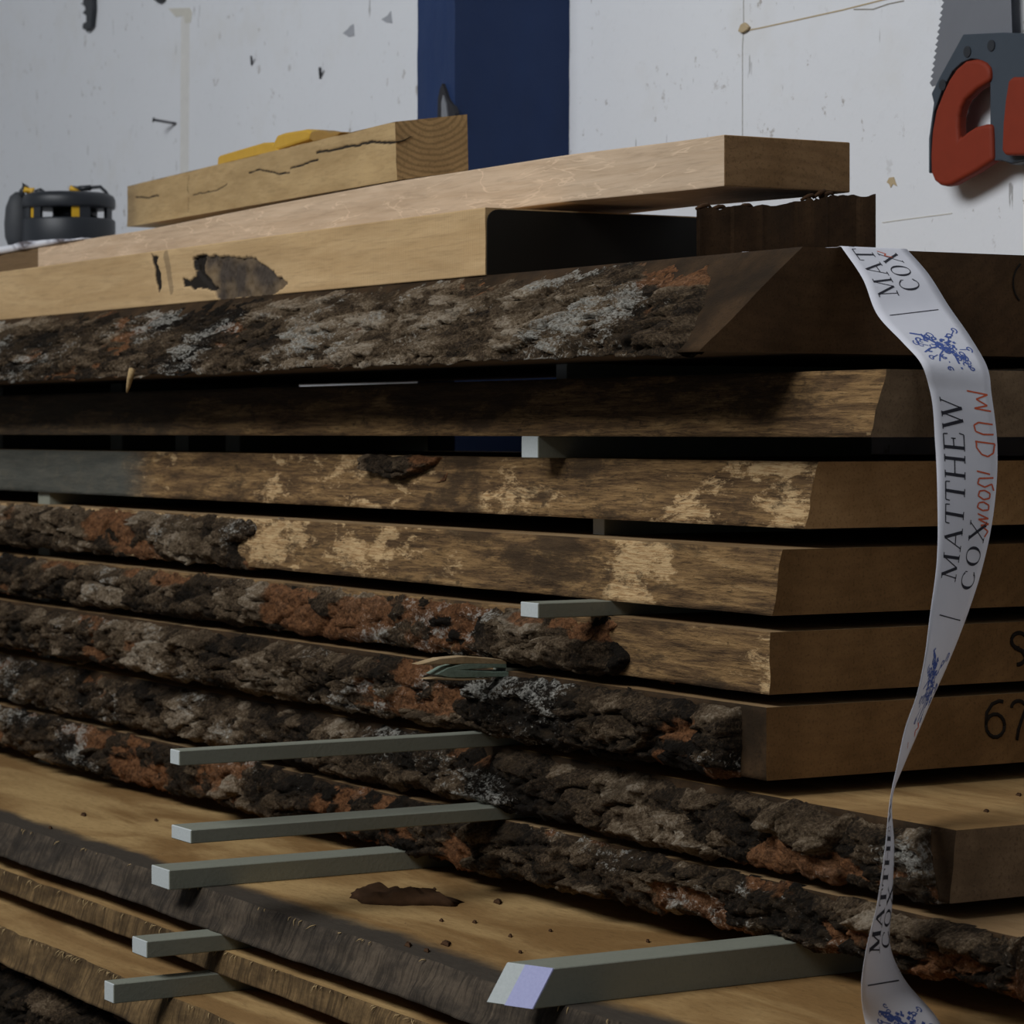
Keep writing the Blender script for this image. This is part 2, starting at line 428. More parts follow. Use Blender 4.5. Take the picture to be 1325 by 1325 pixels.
# ------------------------------------------------------------------ the setting
def struct(o): o['kind'] = 'structure'; return o
b = MB(); b.box(-4.6, 1.8, WALL, WALL + .1, 0, 2.9); struct(b.build('wall_back', M['wall']))
b = MB(); b.box(-4.6, 3.0, -4.2, WALL + .1, -.1, 0); struct(b.build('floor', M['floor']))
b = MB(); b.box(-4.7, -4.6, -4.2, WALL + .1, 0, 2.9); struct(b.build('wall_left', M['wall']))

b = MB(); b.box(3.2, 3.3, -4.2, WALL + .1, 0, 3.4); struct(b.build('added_wall_right', M['dim_wall']))  # unseen dark wall added to cut ambient light from the right
b = MB(); b.box(-4.6, 3.2, -4.2, WALL + .1, 3.6, 3.7); struct(b.build('added_ceiling', M['dim_wall']))  # unseen dark cover added to cut ambient light from above
# the navy post against the wall, its front face a grid with a chipped hole
pj = P(737, 100, y=WALL)
px1 = pj[0]
pc = None
for k in range(400):                                   # depth of the post: its near arris stands at column 588
    d = .1 + k * .0005
    r = (588 - CX) / F
    q = P(588, 100, x=px1)
    break
PY = P(588, 100, x=px1)[1]                             # front plane of the post
px0 = P(540.5, 100, y=PY)[0]
b = MB()
nx, nz = 40, 300
zs = np.linspace(0, 2.9, nz); xs = np.linspace(px0, px1, nx)
X, Z = np.meshgrid(xs, zs)
wob = .0022 * fbm(X * 30, Z * 14, 0, 4, 5)
hole = [P(u, v, y=PY)[[0, 2]] for u, v in ((566, 150), (567, 122), (572, 108), (577, 122), (585, 136), (588, 150))]
Yf = PY + wob
b.add(np.stack([X, Yf, Z], -1).reshape(-1, 3), [(j * nx + i, j * nx + i + 1, (j + 1) * nx + i + 1, (j + 1) * nx + i) for j in range(nz - 1) for i in range(nx - 1)], 0, True)
nb_ = 30
ys = np.linspace(0, 1, nb_)
Yg, Zg = np.meshgrid(ys, zs)
Ys = (PY + .0022 * fbm(np.full_like(Zg, px1) * 30, Zg * 14, 0, 4, 5)) * (1 - Yg) + (WALL + .002) * Yg
Xs = px1 + .0018 * fbm(Yg * 6, Zg * 16, 3., 4, 9) * ss(0, .1, Yg)
b.add(np.stack([Xs, Ys, Zg], -1).reshape(-1, 3), [(j * nb_ + i, j * nb_ + i + 1, (j + 1) * nb_ + i + 1, (j + 1) * nb_ + i) for j in range(nz - 1) for i in range(nb_ - 1)], 0, True)
b.add([(px0, PY, 0), (px0, WALL + .002, 0), (px0, WALL + .002, 2.9), (px0, PY, 2.9)], [(0, 1, 2, 3)])
pillar = struct(b.build('pillar', M['navy'], recalc=False))
b = MB(); b.prism([P(u, v, y=PY - .0035) for u, v in ((566, 152), (566.5, 128), (569, 115), (572, 108), (575, 116), (579, 128), (586, 138), (589, 146), (589, 152))], (0, .006, 0))
struct(b.build('pillar_chip', plain('bare_chip', (.035, .035, .04), .9, .1), pillar))
b = MB(); b.prism([P(u, v, y=PY - .0055) for u, v in ((571, 152), (571, 132), (573, 123), (577, 135), (579, 152))], (0, .004, 0))
struct(b.build('pillar_chip_filler', plain('grey_filler', (.19, .20, .22), .9, .1), pillar))

# seams between the wall boards and marks in the wall (all lie in or on the wall)
def wall_strip(pts, width, mat, name, th=.0006):
    b = MB(); q = [P(u, v, y=WALL) for u, v in pts]
    for p0, p1 in zip(q[:-1], q[1:]):
        d = p1 - p0; d /= np.linalg.norm(d) + 1e-9; s = np.array([-d[2], 0, d[0]]) * width / 2
        b.prism([p0 - s, p1 - s, p1 + s, p0 + s], (0, -th, 0))
    return struct(b.build(name, mat))
wall_strip([(962, -90), (962.5, 38), (961, 60), (961, 330)], .0007, M['seam'], 'trim_1')
wall_strip([(964, 40), (985, 36), (1040, 24), (1090, 13), (1142, 0), (1250, -24)], .0014, M['glue'], 'trim_2')
wall_strip([(1105, 12), (1130, 12), (1150, 5), (1170, 1)], .0012, M['seam'], 'trim_3')
wall_strip([(1142, 288), (1170, 284), (1232, 276)], .0009, M['drip'], 'trim_4')
wall_strip([(240, 14), (238, 330)], .034, M['band'], 'trim_5', .0003)
b = MB(); b.prism([P(u, v, y=WALL) for u, v in ((958, 41), (961, 32), (966, 29), (972, 35), (970, 39), (963, 43))], (0, -.004, 0)); struct(b.build('trim_6', M['glue'], bevel=.001))
b = MB(); b.prism([P(u, v, y=WALL) for u, v in ((218, 11), (246, 10), (249, 16), (247, 29), (240, 30), (238, 20), (228, 22))], (0, -.0008, 0)); struct(b.build('trim_7', M['drip']))
b = MB(); b.prism([P(u, v, y=WALL) for u, v in ((1148, 236), (1151, 230), (1157, 229), (1159, 235), (1161, 241), (1156, 238), (1153, 243), (1151, 238))], (0, -.0008, 0)); struct(b.build('trim_8', M['glue']))

# ------------------------------------------------------------------ boards
def hexboard(name, cs, mats, parent=None, **k):
    b = MB(); b.hexa(cs[:4], cs[4:]); return b.build(name, mats, parent, **k)

def sweep(name, parent, xa, xb, zb, zt, fb, ft, back, mats, N=260, M_=14, front=None, ntop=22, wob=.0012, seed=0, endmat=3, drop=None):
    """a board: front edge grid from (fb, zb) to (ft, zt), top, back, bottom and both ends. mats: front, top, bottom, near end, far end"""
    xs = np.linspace(xa, xb, N); wv = np.linspace(0, 1, M_)
    Xf, W = np.meshgrid(xs, wv, indexing='ij')
    FB = fb(xs) if callable(fb) else np.full(N, fb); FT = ft(xs) if callable(ft) else np.full(N, ft)
    Zf = zb + (zt - zb) * W; Yf = FB[:, None] * (1 - W) + FT[:, None] * W
    at = {k: np.zeros((N, M_)) for k in ('m_dark', 'm_crack', 'm_paint', 'm_cream')}
    dy = wob * fbm(Xf * 25, Zf * 60, seed, 4, seed)
    if front:
        d2, a2 = front(Xf, Zf, W); dy = dy + d2; at.update(a2)
    Yf = Yf + dy
    # ring: front (bottom->top), top rows (front->back), bottom back corner, bottom rows (back->front)
    tt = np.linspace(0, 1, ntop + 1)[1:] ** 1.8
    bk_ = (back(xs) if callable(back) else np.full(N, back))[:, None]
    Yt = Yf[:, -1][:, None] * (1 - tt) + bk_ * tt
    Zt = np.full_like(Yt, zt); Xt = np.repeat(xs[:, None], ntop, 1)
    tb = np.linspace(0, 1, 5)[:-1]
    Yb = bk_ * (1 - tb)[None, :] + Yf[:, 0][:, None] * tb[None, :]; Zb = np.full_like(Yb, zb); Xb = np.repeat(xs[:, None], 4, 1)
    X = np.concatenate([Xf, Xt, Xb], 1); Y = np.concatenate([Yf, Yt, Yb], 1); Z = np.concatenate([Zf, Zt, Zb], 1)
    R = X.shape[1]
    if drop: Z = Z + drop(X)
    b = MB(); fs = []; mi = []
    for i in range(N - 1):
        for k in range(R):
            k2 = (k + 1) % R
            fs.append((i * R + k, i * R + k2, (i + 1) * R + k2, (i + 1) * R + k))
            mi.append(0 if k < M_ - 1 else 1 if k < M_ + ntop - 1 else 2)
    b.v = np.stack([X, Y, Z], -1).reshape(-1, 3).tolist(); b.f = [list(q) for q in fs]; b.mi = mi; b.sm = [m == 0 for m in mi]
    # separate end caps so that the arris stays crisp
    n0 = len(b.v)
    for e, m in ((N - 1, 3), (0, 4)):
        n = len(b.v); b.v += [b.v[e * R + k] for k in range(R)]
        b.f.append([n + k for k in (range(R) if e else range(R - 1, -1, -1))]); b.mi.append(m); b.sm.append(False)
    full = {}
    for k, a in at.items():
        g = np.zeros((N, R)); g[:, :M_] = a; full[k] = np.concatenate([g.ravel(), np.zeros(2 * R)])
    ed = np.full((N, R), 1.); ed[:, M_ - 1] = 0; ed[:, M_:M_ + ntop] = Yt - Yf[:, -1][:, None]; ed[:, :M_ - 1] = 0
    full['m_edge'] = np.concatenate([ed.ravel(), np.ones(2 * R)])
    return b.build(name, mats, parent, attrs=full, recalc=False)

def bark_strip(parent, xa, xb, zb, zt, fb, ft, seed, cover=None, thick=.016, lichen=0., inner=0., step=.0018, fringe=.004, scale=.72, tone=0., zs=1.):
    """rough bark: a closed strip of lumpy plates over the edge; cover(x, z) -> 0..1 says where bark is left"""
    N = int((xb - xa) / step) + 1; xs = np.linspace(xa, xb, N)
    zb = (zb(xs) if callable(zb) else np.full(N, zb)) + .002; zt = np.full(N, zt) - .0025
    Mr = max(22, int((zt - zb).mean() / .0019))
    inner = inner(xs)[:, None] if callable(inner) else inner; lichen = lichen(xs)[:, None] if callable(lichen) else lichen
    wv = np.linspace(0, 1, Mr)
    X, W = np.meshgrid(xs, wv, indexing='ij')
    FB = fb(xs) if callable(fb) else np.full(N, fb); FT = ft(xs) if callable(ft) else np.full(N, ft)
    fr_t = fringe * fbm(xs * 42, xs * 0, seed, 5, seed + 3, .65); fr_b = fringe * fbm(xs * 30, xs * 0 + 5, seed, 5, seed + 4, .65) - fringe * .4
    Z = (zb + fr_b)[:, None] * (1 - W) + (zt + fr_t)[:, None] * W
    Y0 = FB[:, None] * (1 - W) + FT[:, None] * W + .004
    wx = X + .018 * fbm(X * 20, Z * 26, 1., 4, seed); wz = Z * zs + .012 * fbm(X * 22, Z * 30, 7., 4, seed + 1)
    f1, f2, cid = cell(wx * 17 * scale, wz * 48 * scale, seed)
    g1, g2, gid = cell(wx * 48 * scale, wz * 115 * scale, seed + 9)
    k1, k2, kid = cell(wx * 130 * scale, wz * 280 * scale, seed + 19)
    big = fbm(X * 9, Z * 16, 0., 3, seed + 20)
    rdg = 1 - np.abs(fbm(wx * 30, wz * 60, 5., 4, seed + 25)) * 2.2
    h = .52 * ss(.0, .13, f2 - f1) * (.15 + .85 * cid) + .26 * ss(.0, .2, g2 - g1) * (.2 + .8 * gid) + .16 * ss(0, .3, k2 - k1) * kid + .34 * (big * .5 + .5) + .34 * fbm(X * 60, Z * 95, 3., 5, seed + 30, .7) + .12 * np.clip(rdg, 0, 1)
    inn = ss(.04, .30, fbm(X * 8, Z * 20, 0., 4, seed + 40) + inner - .06) * ss(.30, .6, cid * .45 + .55 * gid + inner * .6 + .08)
    h = h * (1 - .5 * inn)
    edge = np.minimum(ss(-.05, .2, W), ss(-.05, .24, 1 - W)); prof = .18 + .82 * edge
    D = thick * 1.15 * (h * prof + .06)
    if cover is not None:
        c = cover(X, Z) if callable(cover) else cover
        c = ss(.42, .58, c + .36 * fbm(X * 26, Z * 40, 0., 4, seed + 50))
        D = D * c - .006 * (1 - c)
    lic = ss(-.2, .7, fbm(X * 9, Z * 16, 4., 4, seed + 60) + lichen) * (.25 + .75 * gid)
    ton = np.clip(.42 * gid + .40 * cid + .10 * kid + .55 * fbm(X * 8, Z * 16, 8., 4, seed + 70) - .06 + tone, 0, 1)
    Y = Y0 - D
    Xw = np.concatenate([X[:, :1], X, X[:, :1]], 1)
    Yw = np.concatenate([Y0[:, :1] + .012, Y, Y0[:, -1:] + .012], 1)
    Zw = np.concatenate([(zb + .0015)[:, None], Z, (zt - .0015)[:, None]], 1)
    R = Mr + 2
    b = MB(); b.v = np.stack([Xw, Yw, Zw], -1).reshape(-1, 3).tolist()
    for i in range(N - 1):
        o = i * R
        for k in range(R):
            k2_ = (k + 1) % R
            b.f.append([o + k, o + k2_, o + R + k2_, o + R + k])
    b.f.append([k for k in range(R - 1, -1, -1)]); b.f.append([(N - 1) * R + k for k in range(R)])
    b.mi = [0] * len(b.f); b.sm = [True] * (len(b.f) - 2) + [False] * 2
    pad = lambda a: np.concatenate([a[:, :1], a, a[:, -1:]], 1).ravel()
    return b.build('bark', M['bark'], parent, attrs={'m_inner': pad(inn), 'm_lichen': pad(lic), 'm_tone': pad(ton)}, recalc=False)

def lin(*pts):
    px = np.array([p[0] for p in pts], float); py = np.array([p[1] for p in pts], float)
    return lambda x: np.interp(x, px, py)
E_ = EYE
XF = -2.75          # far end of the stack
G_B = 'waney edged boards stacked on spacers'
def board(label, x1=0., y=0., z=0.):
    return empty('waney_board', (x1 - .9, .15, E_ + z), label, 'board', G_B)
def xat(u, y): return P(u, 500, y=y)[0]
def along(y, *pts): return lin(*[(xat(u, y), v) for u, v in pts])

BACK = lin((-2.8, .40), (-1.0, .41), (-.75, .565), (.6, .565))  # boards widened out of sight near the end to keep their gaps dark
# A: top board, bark rising to the upper edge
ba = board('thickest topmost board of the stack, with pale lichen-covered bark edge', z=.061)
fbA = lin((-2.4, -.07), (0, -.07)); ftA = lin((-2.8, .02), (-.5, .025), (0, .0286))
def frA(X, Z, W): return 0 * X, {'m_dark': .75 + 0 * X}
sweep('wood', ba, XF, 0, E_ + .0625, E_ + .1473, fbA, ftA, BACK, [M['wane'], M['under'], M['under'], M['end_dark'], M['end_dark']], front=frA, seed=1)
xA0, xA1 = xat(905, -.05), xat(962, .0)
def cvA(X, Z): return ss(.02, -.05, X + .012 + (Z - E_ - .061) / .086 * .085)
bark_strip(ba, XF, -.012, E_ + .061, E_ + .1470, fbA, ftA, 11, cvA, .022, lichen=lambda x: .34 - .45 * ss(-.28, -.08, x), inner=lambda x: -.10 + .42 * ss(-.30, -.12, x), fringe=.005, tone=.06, zs=1.7)
b = MB(); b.tube([P(u, v, y=-.088) for u, v in ((171, 478), (168, 490), (166, 500), (164, 508))], [.004, .0035, .0025, .0008], 6); b.build('splinter', M['oak_tan'], ba)
# B: bare weathered edge, set back under A
bb = board('bare dark brown board second from the top, paper tape bending over its end', z=-.004)
XB = .113
ftB = lin((-2.8, P(1147, 477, x=XB)[1] + .01), (XB, P(1147, 477, x=XB)[1])); fbB = lin((-2.8, P(1126, 566, x=XB)[1] + .01), (XB, P(1126, 566, x=XB)[1]))
dkB = along(.04, (0, .75), (200, .7), (260, .35), (420, .25), (560, .5), (720, .55), (850, .35), (1000, .45), (1080, .2), (1147, .1))
def frB(X, Z, W):
    n = fbm(X * 8, Z * 30, 0, 4, 3)
    return .002 * fbm(X * 12, Z * 70, 1, 5, 2), {'m_dark': dkB(X) * .6 + .24 + .55 * (W - .45) + .5 * n, 'm_paint': .35 * ss(-.95, -1.5, X + .1 * fbm(X * 9, Z * 30, 0, 3, 6)), 'm_cream': .42 - .6 * W + .5 * n - dkB(X) + .2 * ss(.06, .10, X)}  # shade under A towards the top and lit corner put into the colour
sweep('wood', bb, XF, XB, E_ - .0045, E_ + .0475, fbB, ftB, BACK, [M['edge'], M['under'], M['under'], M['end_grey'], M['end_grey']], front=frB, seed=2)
# C
bc = board('bare board third from the top, with cream streaked edge and grey painted far end', z=-.078)
ftC = lin((-2.4, .03), (0, .045)); fbC = lin((-2.4, .02), (0, .03))
dkC = along(.04, (0, .1), (175, 0.), (240, .3), (255, .55), (330, .5), (355, .1), (540, .0), (565, .6), (630, .55), (650, .15), (700, .2), (780, .5), (860, .25), (900, .0), (1062, .0))
crC = along(.04, (170, .55), (225, .7), (250, 0.), (330, .1), (360, .75), (545, .8), (560, .0), (630, .1), (655, .65), (700, .5), (800, .3), (880, .55), (930, .9), (1030, .8), (1062, .6))
def frC(X, Z, W):
    n = fbm(X * 14, Z * 40, 0, 4, 18)
    return .003 * fbm(X * 18, Z * 60, 1, 5, 12), {'m_dark': dkC(X + .04 * n + .03 * (W - .5)) + .45 * n, 'm_paint': ss(-1.30, -1.40, X + .05 * (W - .5) + .03 * fbm(X * 20, Z * 40, 0, 3, 6)), 'm_cream': crC(X + .05 * n - .03 * (W - .5)) * .8 + .5 * fbm(X * 10, Z * 24, 0, 4, 33) - .1}
sweep('wood', bc, XF, 0, E_ - .078, E_ - .0245, fbC, ftC, BACK, [M['edge'], M['top_brown'], M['under'], M['end_mid'], M['end_mid']], front=frC, seed=3)
bark_strip(bc, -.80, -.60, E_ - .05, E_ - .0225, lin((0, .024)), lin((0, .034)), 35, lambda X, Z: ss(.105, .06, np.hypot(X + .70, (Z - E_ + .022) * 3.4)), .012, inner=.2)
# D
bd = board('fourth board from the top, bark only on its far half, pale bare near half', z=-.1465)
dkD = along(0., (0, .3), (310, .0), (520, .1), (560, .3), (640, .6), (760, .6), (790, .2), (830, .3), (860, .7), (960, .55), (1005, .3))
crD = along(0., (300, .9), (360, .8), (500, .6), (560, .2), (600, .5), (640, .1), (760, .1), (785, .9), (825, .8), (840, .1), (1005, .1))
def frD(X, Z, W):
    n = fbm(X * 12, Z * 30, 0, 4, 28)
    return .003 * fbm(X * 14, Z * 50, 1, 5, 22), {'m_dark': dkD(X + .06 * n + .05 * (W - .5)) + .5 * n, 'm_cream': crD(X + .07 * n - .04 * (W - .5)) * .8 + .55 * fbm(X * 11, Z * 22, 0, 4, 38) - .12}
sweep('wood', bd, XF, 0, E_ - .1465, E_ - .094, 0., .008, BACK, [M['edge'], M['top_brown'], M['under'], M['end_red'], M['end_red']], front=frD, seed=4)
bark_strip(bd, XF, -.93, E_ - .1475, E_ - .092, 0., .008, 41, lambda X, Z: ss(-.955, -1.02, X + .02 * np.sin(Z * 150)) * 1., .021, lichen=-.02, inner=.17, fringe=.006)
# E
be = board('fifth board from the top, bark reaching nearly to its near end, number on end', z=-.209)
def frE(X, Z, W): return .003 * fbm(X * 14, Z * 40, 1, 5, 32), {'m_dark': .5 - .4 * ss(-.07, -.01, X) + .5 * fbm(X * 12, Z * 30, 0, 4, 48), 'm_cream': .1 + .5 * ss(-.05, 0, X) + .4 * fbm(X * 8, Z * 20, 0, 4, 58)}
sweep('wood', be, XF, 0, E_ - .209, E_ - .1595, -.004, -.002, BACK, [M['edge'], M['top_brown'], M['under'], M['end_red'], M['end_red']], front=frE, seed=5)
bark_strip(be, XF, -.15, E_ - .210, E_ - .1585, -.004, -.002, 51, lambda X, Z: ss(-.19, -.25, X + .015 * np.sin(Z * 170)), .021, lichen=.0, inner=lambda x: .10 + .12 * ss(-.7, -.5, x), fringe=.006)
# F
bf = board('sixth board from the top, fully bark edged, with crayon numbers on end', z=-.279)
sweep('wood', bf, XF, 0, E_ - .277, E_ - .219, -.006, -.006, BACK, [M['wane'], M['top_brown'], M['under'], M['end_red'], M['end_red']], seed=6)
bark_strip(bf, XF, -.012, E_ - .279, E_ - .220, -.006, -.006, 61, lambda X, Z: .15 + .85 * ss(-.02, -.05, X), .027, lichen=.06, inner=lambda x: .02 + .10 * ss(-1.3, -1.6, x) + .14 * ss(-.25, -.12, x), fringe=.007)
# G
bgd = board('seventh board from the top, bark edged, near end jutting past the boards above', z=-.345)
sweep('wood', bgd, XF, .222, E_ - .344, E_ - .291, 0., .006, BACK, [M['wane'], M['top_plain'], M['under'], M['end_grey'], M['end_grey']], seed=7)
bark_strip(bgd, XF, .212, E_ - .347, E_ - .292, 0., .006, 71, lambda X, Z: ss(.225, .175, X + .01 * np.sin(Z * 60)), .022, lichen=.10, inner=lambda x: .04 + .12 * ss(.0, .1, x), fringe=.008)
# H
bh = board('eighth board from the top, lowest with bark, in shadow above wide yellow board', z=-.408)
sweep('wood', bh, XF, .30, E_ - .3975, E_ - .357, 0., 0., BACK, [M['wane'], M['top_brown'], M['under'], M['end_grey'], M['end_grey']], seed=8)
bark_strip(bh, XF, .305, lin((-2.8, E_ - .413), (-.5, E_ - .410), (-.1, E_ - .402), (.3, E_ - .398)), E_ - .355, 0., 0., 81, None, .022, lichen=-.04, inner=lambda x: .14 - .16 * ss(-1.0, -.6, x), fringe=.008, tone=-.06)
# I: wide board, its top seen from above, dark sawn edge
bi = board('widest yellow board with grey sawn edge, carrying mitred batten and loose bark piece', z=-.456)
fI = lambda x: -.216 + .004 * fbm(x * 5, x * 0, 1., 3, 91)
sweep('wood', bi, XF, .52, E_ - .459, E_ - .427, lambda x: fI(x) - .016, fI, BACK, [M['saw_grey'], M['top_tan'], M['under'], M['end_mid'], M['end_mid']], seed=9, wob=.004, N=500, ntop=40)
# J
bj = board('thin board under the widest yellow board, brown sawn edge with splinters', z=-.494)
fJ = lambda x: -.228 + .003 * fbm(x * 6, x * 0, 4., 3, 92)
sweep('wood', bj, XF, .55, E_ - .4945, E_ - .474, lambda x: fJ(x) - .006, fJ, BACK, [M['saw_brown'], M['top_plain'], M['under'], M['end_mid'], M['end_mid']], seed=10, wob=.003, N=400)
# K
bk = board('tan board lowest with a sawn edge, above the dark barky board', z=-.545)
fK = lambda x: -.279 + .004 * fbm(x * 5, x * 0, 9., 3, 93)
sweep('wood', bk, XF, .55, E_ - .545, E_ - .512, lambda x: fK(x) - .012, fK, BACK, [M['saw_brown'], M['top_plain'], M['under'], M['end_mid'], M['end_mid']], seed=11, wob=.004, N=400)
# L
bl = board('lowest board in view, dark with rough bark, at bottom left corner', z=-.625)
sweep('wood', bl, XF, .55, E_ - .622, E_ - .563, -.27, -.26, BACK, [M['edge'], M['top_brown'], M['under'], M['end_mid'], M['end_mid']], seed=12)
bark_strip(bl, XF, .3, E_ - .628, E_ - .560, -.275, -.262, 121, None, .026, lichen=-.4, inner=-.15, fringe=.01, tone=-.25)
# bearers below the frame that carry the stack
for x in (-1.7, -.1):
    b = MB(); b.box(x - .06, x + .06, -.24, .38, 0, E_ - .6225)
    tag(b.build('bearer_block', M['under'], base=(x, .07, 0)), 'heavy timber bearer block on the floor under the board stack', 'timber', 'bearer blocks under the stack')

# crayon marks on the end faces
def strokes_on_end(parent, x, lines, r, name='crayon_mark'):
    b = MB()
    for ln in lines:
        pts = [P(u, v, x=x) for u, v in ln]; b.tube(pts, r, 6)
    V = np.array(b.v); V[:, 0] = x + (V[:, 0] - x) * .3; b.v = [tuple(p) for p in V]
    return b.build(name, M['wax'], parent)
def arc(cx, cy, rx, ry, a0, a1, n=14): return [(cx + rx * math.cos(math.radians(a0 + (a1 - a0) * i / n)), cy + ry * math.sin(math.radians(a0 + (a1 - a0) * i / n))) for i in range(n + 1)]
strokes_on_end(bf, .0004, [arc(1288, 939, 12, 15, 0, 360), [(1276, 938), (1277, 922), (1284, 911), (1293, 907), (1298, 908)],
                           arc(1318, 916, 9, 9, 180, 330), [(1327, 918), (1322, 932), (1318, 944), (1316, 958)]], .0017)
strokes_on_end(be, .0004, [arc(1319, 829, 10, 10, 330, 90), arc(1316, 850, 11, 10, 90, -100)[:14], [(1313, 838), (1322, 842), (1326, 848)]], .0018)
strokes_on_end(ba, .0004, [arc(1334, 366, 23, 30, 130, 235)], .001)

# ------------------------------------------------------------------ timbers lying on top of the stack
# lower beam
TB = P(628, 358, y=.023); ZT = E_ + .2115; ZB = E_ + .1475
lb = empty('timber_plank', (-1.2, .14, ZB), 'thick golden plank with black end and bark pocket, flat on topmost board', 'plank')
xe = TB[0]
pocket = [(P(u, v, y=.023)[0], P(u, v, y=.023)[2]) for u, v in ((250, 332), (272, 330), (300, 331), (330, 334), (345, 345), (362, 358), (372, 366), (352, 382), (318, 384), (285, 391), (276, 377), (262, 365), (252, 352))]
hole1 = [(P(u, v, y=.023)[0], P(u, v, y=.023)[2]) for u, v in ((195, 329), (206, 331), (203, 340), (208, 352), (209, 372), (206, 380), (202, 366), (200, 350), (197, 342))]
hole2 = [(P(u, v, y=.023)[0], P(u, v, y=.023)[2]) for u, v in ((256, 329), (249, 334), (250, 346), (253, 358), (246, 362), (236, 361), (238, 370), (262, 375), (280, 376), (270, 362), (262, 354), (262, 340), (266, 331))]
def frL(X, Z, W):
    n = .003 * fbm(X * 70, Z * 70, 0, 3, 77); n2 = .003 * fbm(X * 70, Z * 70, 9, 3, 78)
    pk = inpoly(X + n, Z + n2, pocket).astype(float); h = (inpoly(X + n, Z + n2, hole1) | inpoly(X + n, Z + n2, hole2)).astype(float)
    gr = (polydist(X + n, Z, [(P(215, 330, y=.023)[0], E_ + .205), (P(222, 375, y=.023)[0], E_ + .165)]) < .006) * .45
    return pk * (.003 + .003 * fbm(X * 90, Z * 90, 0, 4, 79)) + h * .002, {'m_dark': np.maximum(pk * (.85 + .3 * fbm(X * 40, Z * 40, 0, 3, 80)), gr), 'm_crack': h}
sweep('wood', lb, -2.3, xe, ZB, ZT, .023, .023, .265, [M['oak_gold'], M['oak_gold'], M['oak_gold'], M['oak_gold'], M['oak_gold']], N=1100, M_=44, front=frL, ntop=6, wob=.0006)
# near-black end face with rounded corner
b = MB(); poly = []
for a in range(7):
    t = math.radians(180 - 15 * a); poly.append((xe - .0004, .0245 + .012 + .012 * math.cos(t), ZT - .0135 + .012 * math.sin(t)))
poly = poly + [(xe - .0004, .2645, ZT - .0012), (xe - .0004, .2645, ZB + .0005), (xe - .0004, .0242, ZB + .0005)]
b.prism(poly, (.0018, 0, 0)); b.build('black_end', M['black_end'], lb)['label'] = 'near-black end face'
# pale oak plank
op = empty('timber_plank', (-1., .18, ZT), 'long pale planed oak plank lying across the golden plank, end overhanging', 'plank')
x0, x1 = -2.3, P(937, 235, y=.109)[0]
y0, y1 = .109, .2465
def trace(pts, y): q = [P(u, v, y=y) for u, v in pts]; return lin(*[(p[0], p[2]) for p in q])
zpt = trace(((0, 329), (51, 320), (132, 306), (185, 298), (340, 267), (513, 234.5), (606, 220.5), (735, 200), (890, 181), (937, 174)), y0)
def zpb(x): return np.maximum(ZT + .0004, zpt(x) - np.interp(x, [-2., -1., -.5, x1], [.041, .043, .045, .0455]))
def oakboard(xa, xb, name, mats):
    n = 40; b = MB(); xs = np.linspace(xa, xb, n); V = []
    for x in xs: V += [(x, y0, zpb(x)), (x, y1, zpb(x)), (x, y1, zpt(x)), (x, y0, zpt(x))]
    Fc = [(i * 4 + k, i * 4 + (k + 1) % 4, i * 4 + 4 + (k + 1) % 4, i * 4 + 4 + k) for i in range(n - 1) for k in range(4)]
    b.add(V, Fc, 0); b.f += [[0, 1, 2, 3], [n * 4 - 1, n * 4 - 2, n * 4 - 3, n * 4 - 4]]; b.mi += [1, 1]; b.sm += [False, False]
    return b.build(name, mats, op, bevel=.0012)
xm = P(49, 340, y=.109)[0]
oakboard(xm, x1, 'wood', [M['oak_pale'], M['oak_end']])
oakboard(x0, xm, 'sealed_end', [M['under_seal'], M['under_seal']])['label'] = 'dark brown sealed far end'
